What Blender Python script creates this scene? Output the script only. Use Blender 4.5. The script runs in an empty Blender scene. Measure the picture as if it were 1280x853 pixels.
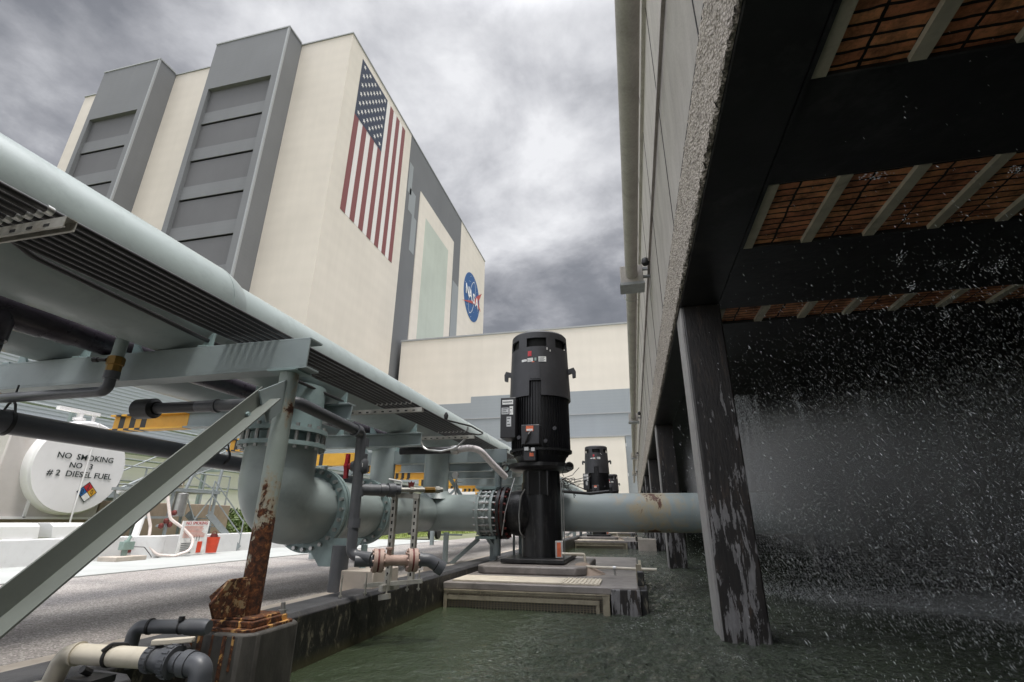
import bpy, bmesh, math, random
from mathutils import Vector, Matrix
random.seed(7)
PI=math.pi
D=bpy.data
scene=bpy.context.scene
COL=scene.collection
CAMZ=.62

# ------------------------------------------------------------------ materials
def newmat(name):
    m=D.materials.new(name); m.use_nodes=True
    nt=m.node_tree; nt.nodes.clear()
    return m,nt
def N(nt,t,**kw):
    n=nt.nodes.new(t)
    for k,v in kw.items():
        if k in n.inputs: n.inputs[k].default_value=v
        else: setattr(n,k,v)
    return n
def L(nt,a,b): nt.links.new(a,b)
def ramp(nt,fac,stops,mode='LINEAR'):
    r=nt.nodes.new('ShaderNodeValToRGB'); r.color_ramp.interpolation=mode
    e=r.color_ramp.elements
    while len(e)<len(stops): e.new(.5)
    for i,(p,c) in enumerate(stops):
        e[i].position=p; e[i].color=(*c,1) if len(c)==3 else c
    L(nt,fac,r.inputs[0]); return r
def g(v): return (v,v,v)
def mixc(nt,fac,a,b,blend='MIX'):
    m=nt.nodes.new('ShaderNodeMix'); m.data_type='RGBA'; m.blend_type=blend
    for s,v in ((m.inputs[0],fac),(m.inputs[6],a),(m.inputs[7],b)):
        if hasattr(v,'links') or hasattr(v,'is_linked'): L(nt,v,s)
        elif isinstance(v,(tuple,list)): s.default_value=(*v,1) if len(v)==3 else v
        else: s.default_value=v
    return m.outputs[2]
def coords(nt,scale=(1,1,1),gen='Object'):
    tc=nt.nodes.new('ShaderNodeTexCoord'); mp=nt.nodes.new('ShaderNodeMapping')
    mp.inputs['Scale'].default_value=scale
    L(nt,tc.outputs[gen],mp.inputs[0]); return mp.outputs[0]
def noise(nt,vec,scale,detail=6,rough=.6,dist=0):
    n=N(nt,'ShaderNodeTexNoise',Scale=scale,Detail=detail,Roughness=rough,Distortion=dist); L(nt,vec,n.inputs['Vector']); return n.outputs[0]
def finish(m,nt,color,rough=.5,metal=0,bump=None,bstr=.2,bdist=.01,spec=.5,coat=0):
    b=nt.nodes.new('ShaderNodeBsdfPrincipled'); o=nt.nodes.new('ShaderNodeOutputMaterial')
    L(nt,b.outputs[0],o.inputs[0])
    if isinstance(color,tuple): b.inputs['Base Color'].default_value=(*color,1)
    else: L(nt,color,b.inputs['Base Color'])
    if isinstance(rough,(int,float)): b.inputs['Roughness'].default_value=rough
    else: L(nt,rough,b.inputs['Roughness'])
    b.inputs['Metallic'].default_value=metal
    b.inputs['Specular IOR Level'].default_value=spec
    b.inputs['Coat Weight'].default_value=coat
    if bump is not None:
        bn=N(nt,'ShaderNodeBump',Strength=bstr,Distance=bdist); L(nt,bump,bn.inputs['Height']); L(nt,bn.outputs[0],b.inputs['Normal'])
    return b
def paint(name,c,var=.18,scale=3,rough=.45,metal=0,dirt=.25,dscale=9,dcol=None,bstr=.08,bscale=60,bdist=.002,stretch=(1,1,1),spec=.5):
    """painted / worn surface: broad tone drift, finer grime, slight bump"""
    m,nt=newmat(name); v=coords(nt,stretch)
    n1=noise(nt,v,scale,5,.6,.3); n2=noise(nt,v,dscale,8,.7)
    lo=tuple(x*(1-var) for x in c); hi=tuple(min(1,x*(1+var)) for x in c)
    c1=ramp(nt,n1,[(.3,lo),(.7,hi)]).outputs[0]
    dm=ramp(nt,n2,[(.52,g(0)),(.72,g(1))]).outputs[0]
    mu=N(nt,'ShaderNodeMath',operation='MULTIPLY'); mu.inputs[1].default_value=dirt; L(nt,dm,mu.inputs[0])
    c2=mixc(nt,mu.outputs[0],c1,dcol or tuple(x*.45 for x in c))
    rr=N(nt,'ShaderNodeMapRange'); L(nt,n2,rr.inputs[0]); rr.inputs[3].default_value=max(.05,rough-.12); rr.inputs[4].default_value=min(1,rough+.15)
    finish(m,nt,c2,rr.outputs[0],metal,noise(nt,v,bscale,4,.6),bstr,bdist,spec)
    return m
def plain(name,c,rough=.5,metal=0):
    m,nt=newmat(name); v=coords(nt); n=noise(nt,v,12,4)
    c1=ramp(nt,n,[(.3,tuple(x*.85 for x in c)),(.7,tuple(min(1,x*1.12) for x in c))]).outputs[0]
    finish(m,nt,c1,rough,metal); return m
def rustpaint(name,c,zlo,zhi,streak=True,amount=0.0,ns=7,xs=0.0):
    """pale steel paint rusting away, worst near the object's lower end (zlo) and gone by zhi"""
    m,nt=newmat(name); v=coords(nt)
    tc=nt.nodes.new('ShaderNodeTexCoord'); sx=nt.nodes.new('ShaderNodeSeparateXYZ'); L(nt,tc.outputs['Object'],sx.inputs[0])
    mr=N(nt,'ShaderNodeMapRange'); L(nt,sx.outputs[2],mr.inputs[0])
    mr.inputs[1].default_value=zlo; mr.inputs[2].default_value=zhi; mr.inputs[3].default_value=.36+amount; mr.inputs[4].default_value=-.12+amount
    n1=noise(nt,v,ns,8,.65,.4)
    if xs:
        xm=N(nt,'ShaderNodeMath',operation='MULTIPLY_ADD'); L(nt,sx.outputs[0],xm.inputs[0]); xm.inputs[1].default_value=xs; L(nt,n1,xm.inputs[2]); n1=xm.outputs[0]
    add=N(nt,'ShaderNodeMath',operation='ADD'); L(nt,n1,add.inputs[0]); L(nt,mr.outputs[0],add.inputs[1])
    if streak:
        v2=coords(nt,(30,30,1.6)); s=noise(nt,v2,1,4,.6)
        a2=N(nt,'ShaderNodeMath',operation='MULTIPLY_ADD'); L(nt,s,a2.inputs[0]); a2.inputs[1].default_value=.34; L(nt,add.outputs[0],a2.inputs[2]); src=a2.outputs[0]
        t0=.745
    else: src=add.outputs[0]; t0=.58
    mask=ramp(nt,src,[(t0,g(0)),(t0+.035,g(1))]).outputs[0]
    halo=ramp(nt,src,[(t0-.09,g(0)),(t0,g(1))]).outputs[0]
    rc=ramp(nt,noise(nt,v,38,8,.75,.5),[(.34,(.014,.008,.006)),(.48,(.06,.022,.011)),(.60,(.17,.06,.02)),(.74,(.42,.2,.07))]).outputs[0]
    base=ramp(nt,noise(nt,v,4,5),[(.3,tuple(x*.86 for x in c)),(.7,tuple(x*1.1 for x in c))]).outputs[0]
    hm=N(nt,'ShaderNodeMath',operation='MULTIPLY'); L(nt,halo,hm.inputs[0]); hm.inputs[1].default_value=.45
    c1=mixc(nt,hm.outputs[0],base,(.40,.24,.09)); c2=mixc(nt,mask,c1,rc)
    ro=N(nt,'ShaderNodeMapRange'); L(nt,mask,ro.inputs[0]); ro.inputs[3].default_value=.45; ro.inputs[4].default_value=.9
    finish(m,nt,c2,ro.outputs[0],0,noise(nt,v,45,8,.7),.5,.004); return m

PIPE=(.31,.362,.358)
M={}
M['pipe']=paint('pale_blue_green_paint',PIPE,.13,1.3,.33,dirt=.3,dscale=5,bstr=.05,bscale=30)
M['steel']=paint('blue_grey_steel_paint',(.25,.295,.30),.10,2,.42,dirt=.18,dscale=6)
M['brace']=paint('green_grey_angle_paint',(.135,.150,.135),.1,2,.5,dirt=.2)
M['post']=rustpaint('rusting_post_paint',(.33,.385,.36),.05,.95,amount=.0,xs=1.8)
M['rust']=rustpaint('rusty_plate',(.30,.24,.15),-1,3,False,-.05,ns=24)
M['pedestal']=paint('worn_pedestal_concrete',(.060,.056,.050),.6,5.5,.6,dirt=.85,dscale=5,dcol=(.014,.013,.012),bstr=.5,bscale=30,bdist=.006,stretch=(1,1,.5))
M['rust_base']=rustpaint('rusty_base_plate',(.60,.33,.10),-1,3,False,-.05,ns=14)
M['flange']=paint('flange_paint',(.25,.33,.33),.12,6,.45,dirt=.3,dscale=14)
M['blackpvc']=paint('dark_plum_pvc',(.030,.024,.034),.25,4,.28,dirt=.3,dscale=10,dcol=(.12,.1,.1))
M['greypvc']=paint('grey_pvc',(.085,.09,.10),.12,5,.38,dirt=.2,dcol=(.2,.2,.19))
M['conduit']=paint('black_conduit',(.022,.021,.023),.2,5,.35,dirt=.3,dcol=(.09,.08,.07))
M['strut']=paint('galvanised_strut',(.42,.41,.37),.2,14,.42,.55,dirt=.5,dscale=20,dcol=(.16,.11,.06))
M['whitepvc']=paint('weathered_white_pvc',(.62,.57,.47),.1,4,.45,dirt=.3,dcol=(.33,.28,.2))
M['silver']=plain('worn_metal',(.45,.45,.44),.35,.8)
M['brass']=paint('brass_fitting',(.24,.14,.035),.2,14,.4,.6,dirt=.4)
M['black']=paint('matt_black',(.012,.012,.013),.3,6,.45,dirt=.3,dcol=(.06,.05,.04))
M['pump_black']=paint('pump_black_paint',(.010,.010,.011),.3,4,.33,dirt=.6,dscale=5,dcol=(.10,.097,.095),stretch=(3,3,.6))  # dirt tone brightened to paint in a grey sheen on the column
M['motor']=paint('motor_charcoal',(.028,.028,.032),.2,4,.42,dirt=.25,dcol=(.07,.07,.07))
M['motor_fin']=paint('motor_fin_black',(.012,.012,.014),.25,5,.4,dirt=.25,dcol=(.05,.05,.05))
M['red']=plain('red_paint',(.45,.02,.03),.4)
M['redflange']=paint('dull_red_gasket',(.14,.025,.02),.3,12,.6)
M['pinkflange']=paint('dusty_flange',(.42,.30,.25),.15,12,.6,dirt=.5,dcol=(.2,.11,.07))
M['yellow']=paint('safety_yellow',(.62,.33,.025),.1,4,.5,dirt=.2)
M['stripeblack']=plain('stripe_black',(.012,.012,.012),.5)
M['white']=paint('white_paint',(.70,.70,.70),.05,2,.5,dirt=.2,dcol=(.4,.38,.35))
M['tank']=paint('tank_white',(.74,.73,.73),.04,1.5,.4,dirt=.12,dcol=(.5,.48,.46))
M['tankbox']=paint('tank_box_offwhite',(.50,.47,.45),.12,1.5,.5,dirt=.35,dscale=3,dcol=(.33,.27,.23))
M['brownconc']=paint('brown_stained_concrete',(.30,.235,.185),.2,3,.85,dirt=.5,dscale=6,dcol=(.16,.11,.08),stretch=(1,1,.5))
M['conc']=paint('pale_concrete',(.46,.41,.355),.15,4,.85,dirt=.4,dscale=10,dcol=(.25,.2,.16),bstr=.3,bscale=80)
M['deck']=paint('wet_concrete',(.22,.20,.185),.35,2.2,.45,dirt=.6,dscale=4,dcol=(.06,.055,.05),bstr=.25,bscale=50)
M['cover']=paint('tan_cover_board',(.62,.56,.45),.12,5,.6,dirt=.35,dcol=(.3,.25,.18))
M['frame_tan']=paint('tan_frame',(.33,.29,.21),.2,8,.6,dirt=.6,dcol=(.08,.07,.05))
M['hose']=plain('white_hose',(.75,.66,.62),.4)
M['flexhose']=paint('pale_flex_conduit',(.60,.57,.58),.1,8,.45,dirt=.3)
M['green_grey']=plain('green_grey_valve',(.22,.30,.27),.5)
M['alu']=paint('stair_steel',(.30,.33,.34),.15,6,.45,.3,dirt=.3)
M['blue']=plain('blue_pipe_paint',(.02,.12,.33),.4)
M['orange']=plain('orange_plastic',(.62,.06,.02),.4)
M['text']=plain('dark_lettering',(.02,.03,.03),.5)
M['label']=plain('label_white',(.75,.75,.73),.5)
M['orange_warn']=plain('warning_orange',(.7,.15,.06),.5)
M['leafdummy']=plain('bush_leaf',(.06,.10,.02),.6)
M['cream']=None

def siding(name,c,sx,sz,var=.06):
    m,nt=newmat(name); v=coords(nt)
    n1=noise(nt,v,.05,6,.6,.2); n2=noise(nt,coords(nt,(.4,.4,.04)),1,4)
    c1=ramp(nt,n1,[(.3,tuple(x*(1-var) for x in c)),(.7,tuple(x*(1+var) for x in c))]).outputs[0]
    w=N(nt,'ShaderNodeTexWave',wave_type='BANDS',bands_direction='Z',Scale=sz,Distortion=0); L(nt,v,w.inputs['Vector'])
    c2=mixc(nt,.022,c1,w.outputs[0],'MULTIPLY')
    k=ramp(nt,n2,[(.35,g(.965)),(.65,g(1))]).outputs[0]
    c3=mixc(nt,1.0,c2,k,'MULTIPLY')
    finish(m,nt,c3,.65); return m
M['cream']=siding('cream_metal_siding',(.60,.55,.485),1,.07)
M['cream_face']=siding('cream_metal_siding_face',(.67,.62,.55),1,.07)
M['vabgrey']=siding('grey_metal_siding',(.145,.15,.157),1,.25,.08)
M['vabgrey_dark']=siding('dark_grey_louvre',(.10,.10,.105),1,.9,.08)
M['vabgrey_light']=siding('lighter_grey_siding',(.27,.29,.30),1,.4,.05)
M['trim']=plain('grey_trim',(.30,.31,.32),.5)
M['lowgrey']=siding('blue_grey_siding',(.27,.295,.315),1,.3,.05)
M['lightpanel']=siding('green_white_translucent_panel',(.45,.49,.43),1,.9,.08)
M['flagred']=plain('flag_red',(.21,.07,.07),.6)
M['flagwhite']=plain('flag_white',(.72,.70,.68),.6)
M['flagblue']=plain('flag_navy',(.035,.045,.075),.6)
M['logoblue']=plain('emblem_blue',(.02,.09,.25),.5)
M['logored']=plain('emblem_red',(.42,.07,.06),.5)
M['logowhite']=plain('emblem_white',(.78,.78,.78),.5)
M['shedwhite']=siding('shed_white_siding',(.74,.72,.69),1,1.6,.05)
M['shedblue']=siding('ribbed_blue_grey_roof',(.36,.39,.43),1,2.4,.15)

def m_asphalt():
    m,nt=newmat('aggregate_asphalt'); v=coords(nt)
    vo=N(nt,'ShaderNodeTexVoronoi',Scale=120.0); L(nt,v,vo.inputs['Vector'])
    sp=N(nt,'ShaderNodeSeparateColor'); L(nt,vo.outputs['Color'],sp.inputs[0])
    c=ramp(nt,sp.outputs[0],[(0,(.16,.148,.14)),(.35,(.27,.252,.24)),(.65,(.35,.33,.315)),(.9,(.46,.435,.415)),(1,(.62,.59,.56))]).outputs[0]
    n=noise(nt,v,1.1,6,.6); k=ramp(nt,n,[(.35,(.82,.80,.80)),(.65,g(1.0))]).outputs[0]
    c=mixc(nt,1,c,k,'MULTIPLY')
    # far away the grain averages out to one tone
    finish(m,nt,c,.85,0,vo.outputs['Distance'],.35,.004); return m
M['asphalt']=m_asphalt()
def m_strip():
    return paint('pale_green_grey_pavement',(.385,.40,.39),.1,1.2,.75,dirt=.25,dscale=3,dcol=(.27,.28,.26))
M['strip']=m_strip()
M['grassmat']=paint('grass_green',(.15,.19,.04),.35,2.5,.9,dirt=.5,dscale=12,dcol=(.22,.2,.07),bstr=.6,bscale=40,bdist=.05)
M['ground']=paint('far_ground',(.16,.17,.10),.3,.05,.9)

def m_curb():
    m,nt=newmat('black_tarred_curb'); v=coords(nt)
    tc=nt.nodes.new('ShaderNodeTexCoord'); sx=nt.nodes.new('ShaderNodeSeparateXYZ'); L(nt,tc.outputs['Object'],sx.inputs[0])
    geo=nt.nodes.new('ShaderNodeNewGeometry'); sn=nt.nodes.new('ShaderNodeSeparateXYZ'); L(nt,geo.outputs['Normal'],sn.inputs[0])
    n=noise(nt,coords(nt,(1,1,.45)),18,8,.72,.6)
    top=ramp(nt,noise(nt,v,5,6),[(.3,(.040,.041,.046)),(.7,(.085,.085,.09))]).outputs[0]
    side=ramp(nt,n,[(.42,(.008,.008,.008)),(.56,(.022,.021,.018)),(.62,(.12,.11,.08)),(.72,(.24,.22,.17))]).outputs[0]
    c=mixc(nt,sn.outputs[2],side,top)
    al=N(nt,'ShaderNodeMapRange'); L(nt,sx.outputs[2],al.inputs[0]); al.inputs[1].default_value=-.20; al.inputs[2].default_value=-.26; al.inputs[3].default_value=0; al.inputs[4].default_value=.8
    c=mixc(nt,al.outputs[0],c,(.055,.05,.022))
    finish(m,nt,c,.5,0,noise(nt,v,30,8,.7),.5,.006); return m
M['curb']=m_curb()
def m_peel():
    m,nt=newmat('black_tar_over_concrete'); v=coords(nt,(4.2,4.2,.8))
    n=noise(nt,v,3.6,9,.68,.35)
    tc=nt.nodes.new('ShaderNodeTexCoord'); sx=nt.nodes.new('ShaderNodeSeparateXYZ'); L(nt,tc.outputs['Object'],sx.inputs[0])
    mr=N(nt,'ShaderNodeMapRange'); L(nt,sx.outputs[2],mr.inputs[0])
    mr.inputs[1].default_value=.3; mr.inputs[2].default_value=2.5; mr.inputs[3].default_value=.075; mr.inputs[4].default_value=-.05
    a=N(nt,'ShaderNodeMath',operation='ADD'); L(nt,n,a.inputs[0]); L(nt,mr.outputs[0],a.inputs[1])
    mask=ramp(nt,a.outputs[0],[(.585,g(0)),(.60,g(1))]).outputs[0]
    tar=ramp(nt,noise(nt,v,3,8,.75),[(.35,(.010,.009,.009)),(.55,(.026,.022,.020)),(.68,(.075,.05,.036))]).outputs[0]
    cc=ramp(nt,noise(nt,v,9,5),[(.3,(.16,.155,.155)),(.7,(.30,.29,.29))]).outputs[0]
    c=mixc(nt,mask,tar,cc)
    finish(m,nt,c,.42,0,noise(nt,v,14,8,.7),.5,.01); return m
M['peel']=m_peel()
M['legside']=paint('bare_leg_concrete',(.33,.32,.31),.15,3,.7,dirt=.4,dscale=8,dcol=(.16,.12,.1))
M['tar']=paint('wet_tar_beam',(.019,.019,.020),.4,2,.35,dirt=.5,dscale=3,dcol=(.085,.083,.082),bstr=.3,bscale=12,bdist=.01)
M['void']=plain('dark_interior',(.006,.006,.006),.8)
def m_towerwall():
    m,nt=newmat('tower_wall_panel'); v=coords(nt)
    n=noise(nt,coords(nt,(1,1,.35)),3.0,8,.65,.3); n2=noise(nt,v,40,6,.7)
    c=ramp(nt,n,[(.28,(.33,.305,.28)),(.5,(.43,.40,.37)),(.72,(.50,.47,.435))]).outputs[0]
    k=ramp(nt,n2,[(.3,g(.82)),(.6,g(1))]).outputs[0]
    c=mixc(nt,1,c,k,'MULTIPLY')
    finish(m,nt,c,.8,0,n2,.3,.004); return m
M['towerwall']=m_towerwall()
def m_rough():
    m,nt=newmat('pale_honeycomb_edge'); v=coords(nt,(1,1,1.3))
    vo=N(nt,'ShaderNodeTexVoronoi',Scale=46.0); L(nt,v,vo.inputs['Vector'])
    c=ramp(nt,vo.outputs['Distance'],[(0,(.62,.56,.49)),(.45,(.52,.465,.40)),(.8,(.27,.235,.20))]).outputs[0]
    k=ramp(nt,noise(nt,v,4,5),[(.3,g(.82)),(.7,g(1))]).outputs[0]
    c=mixc(nt,1,c,k,'MULTIPLY')
    finish(m,nt,c,.8,0,vo.outputs['Distance'],.9,.02); return m
M['rough']=m_rough()
def m_fill():
    m,nt=newmat('orange_clay_fill'); v=coords(nt)
    b=N(nt,'ShaderNodeTexBrick',Scale=1.0); b.offset=0.0
    b.inputs['Color1'].default_value=(.85,.38,.17,1); b.inputs['Color2'].default_value=(.58,.21,.10,1); b.inputs['Mortar'].default_value=(.006,.004,.003,1)
    b.inputs['Mortar Size'].default_value=.008; b.inputs['Brick Width'].default_value=.21; b.inputs['Row Height'].default_value=.068
    wv=N(nt,'ShaderNodeTexNoise',Scale=7.0); L(nt,v,wv.inputs['Vector']); wm=nt.nodes.new('ShaderNodeMix'); wm.data_type='VECTOR'; wm.inputs[0].default_value=.03; L(nt,v,wm.inputs[4]); L(nt,wv.outputs['Color'],wm.inputs[5]); L(nt,wm.outputs[1],b.inputs['Vector'])
    n=noise(nt,v,6,9,.75); k=ramp(nt,n,[(.34,g(.12)),(.56,g(1))]).outputs[0]
    c=mixc(nt,1,b.outputs[0],k,'MULTIPLY')
    inv=N(nt,'ShaderNodeMath',operation='SUBTRACT'); inv.inputs[0].default_value=1; L(nt,b.outputs['Fac'],inv.inputs[1])
    finish(m,nt,c,.6,0,inv.outputs[0],.8,.02); return m
M['fill']=m_fill()
M['joist']=paint('pale_joist',(.50,.46,.36),.15,6,.7,dirt=.4,dcol=(.2,.18,.12))
FB1=(8.6,-.55,.75,.16); FB2=(4.0,-.35,.35,.13)
def m_water():
    m,nt=newmat('basin_water'); v=coords(nt)
    tc=nt.nodes.new('ShaderNodeTexCoord'); sx=nt.nodes.new('ShaderNodeSeparateXYZ'); L(nt,tc.outputs['Object'],sx.inputs[0])
    # foam where the falling water lands
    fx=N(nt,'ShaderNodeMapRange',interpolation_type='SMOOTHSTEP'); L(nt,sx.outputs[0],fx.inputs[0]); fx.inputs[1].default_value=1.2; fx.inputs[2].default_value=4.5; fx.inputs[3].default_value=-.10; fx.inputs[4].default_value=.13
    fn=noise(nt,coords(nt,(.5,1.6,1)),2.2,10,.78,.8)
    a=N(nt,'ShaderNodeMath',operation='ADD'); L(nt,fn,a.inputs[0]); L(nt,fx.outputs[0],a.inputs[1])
    def band(y0,sl,wd,amp):
        q=N(nt,'ShaderNodeMath',operation='MULTIPLY_ADD'); L(nt,sx.outputs[0],q.inputs[0]); q.inputs[1].default_value=-sl; L(nt,sx.outputs[1],q.inputs[2])
        q2=N(nt,'ShaderNodeMath',operation='SUBTRACT'); L(nt,q.outputs[0],q2.inputs[0]); q2.inputs[1].default_value=y0
        q3=N(nt,'ShaderNodeMath',operation='ABSOLUTE'); L(nt,q2.outputs[0],q3.inputs[0])
        q4=N(nt,'ShaderNodeMapRange',interpolation_type='SMOOTHSTEP'); L(nt,q3.outputs[0],q4.inputs[0]); q4.inputs[1].default_value=0; q4.inputs[2].default_value=wd; q4.inputs[3].default_value=amp; q4.inputs[4].default_value=0
        q5=N(nt,'ShaderNodeMapRange',interpolation_type='SMOOTHSTEP'); L(nt,sx.outputs[0],q5.inputs[0]); q5.inputs[1].default_value=1.2; q5.inputs[2].default_value=2.2
        q6=N(nt,'ShaderNodeMath',operation='MULTIPLY'); L(nt,q4.outputs[0],q6.inputs[0]); L(nt,q5.outputs[0],q6.inputs[1]); return q6.outputs[0]
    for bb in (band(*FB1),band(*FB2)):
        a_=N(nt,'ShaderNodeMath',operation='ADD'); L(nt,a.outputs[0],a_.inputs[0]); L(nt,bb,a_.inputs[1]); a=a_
    foam_glint=ramp(nt,a.outputs[0],[(.60,g(0)),(.74,g(.6))]).outputs[0]
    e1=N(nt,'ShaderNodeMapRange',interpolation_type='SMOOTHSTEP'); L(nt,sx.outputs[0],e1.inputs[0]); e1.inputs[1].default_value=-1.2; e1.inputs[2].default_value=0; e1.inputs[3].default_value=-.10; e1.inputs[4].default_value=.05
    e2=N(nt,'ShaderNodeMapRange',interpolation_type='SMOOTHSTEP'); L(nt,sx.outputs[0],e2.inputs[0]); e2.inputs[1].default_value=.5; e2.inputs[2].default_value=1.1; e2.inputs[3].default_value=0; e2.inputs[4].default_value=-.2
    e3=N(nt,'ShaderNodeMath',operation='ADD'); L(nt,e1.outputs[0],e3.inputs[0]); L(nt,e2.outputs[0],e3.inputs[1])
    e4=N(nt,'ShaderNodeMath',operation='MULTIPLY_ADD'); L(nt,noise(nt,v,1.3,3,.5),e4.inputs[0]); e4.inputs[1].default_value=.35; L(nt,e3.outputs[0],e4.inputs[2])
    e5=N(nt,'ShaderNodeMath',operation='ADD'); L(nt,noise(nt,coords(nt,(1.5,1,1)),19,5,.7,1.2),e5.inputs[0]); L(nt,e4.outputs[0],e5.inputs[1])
    painted_glint=ramp(nt,e5.outputs[0],[(.79,g(0)),(.90,g(.45))]).outputs[0]  # pale flecks painted in as sky glints on the ripples
    fm=N(nt,'ShaderNodeMath',operation='MAXIMUM'); L(nt,foam_glint,fm.inputs[0]); L(nt,painted_glint,fm.inputs[1]); foam_glint=fm.outputs[0]
    c=mixc(nt,foam_glint,(.044,.060,.034),(.45,.47,.45))
    w1=noise(nt,v,9,4,.6,.9); w2=noise(nt,v,26,4,.65,.6); w3=noise(nt,v,2.2,3,.5,.5)
    s1=N(nt,'ShaderNodeMath',operation='MULTIPLY_ADD'); L(nt,w2,s1.inputs[0]); s1.inputs[1].default_value=.6; L(nt,w1,s1.inputs[2])
    s2=N(nt,'ShaderNodeMath',operation='MULTIPLY_ADD'); L(nt,w3,s2.inputs[0]); s2.inputs[1].default_value=1.2; L(nt,s1.outputs[0],s2.inputs[2])
    xr=ramp(nt,sx.outputs[0],[(0,g(.25)),(.001,g(.25))]); nt.nodes.remove(xr)
    r1=N(nt,'ShaderNodeMapRange',interpolation_type='SMOOTHSTEP'); L(nt,sx.outputs[0],r1.inputs[0]); r1.inputs[1].default_value=-1.3; r1.inputs[2].default_value=-.4; r1.inputs[3].default_value=.22; r1.inputs[4].default_value=1.5
    r2=N(nt,'ShaderNodeMapRange',interpolation_type='SMOOTHSTEP'); L(nt,sx.outputs[0],r2.inputs[0]); r2.inputs[1].default_value=.6; r2.inputs[2].default_value=1.4; r2.inputs[3].default_value=1; r2.inputs[4].default_value=.45
    rm=N(nt,'ShaderNodeMath',operation='MULTIPLY'); L(nt,r1.outputs[0],rm.inputs[0]); L(nt,r2.outputs[0],rm.inputs[1])
    s3=N(nt,'ShaderNodeMath',operation='MULTIPLY'); L(nt,s2.outputs[0],s3.inputs[0]); L(nt,rm.outputs[0],s3.inputs[1]); s2=s3
    ro=N(nt,'ShaderNodeMapRange'); L(nt,foam_glint,ro.inputs[0]); ro.inputs[3].default_value=.06; ro.inputs[4].default_value=.6
    b=finish(m,nt,c,ro.outputs[0],0,s2.outputs[0],1.0,.075,.9)
    b.inputs['IOR'].default_value=1.5
    return m
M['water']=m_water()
def m_drop():
    m,nt=newmat('water_drop'); b=finish(m,nt,(.74,.76,.78),.2,0); b.inputs['IOR'].default_value=1.33
    return m
M['drop']=m_drop()

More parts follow.
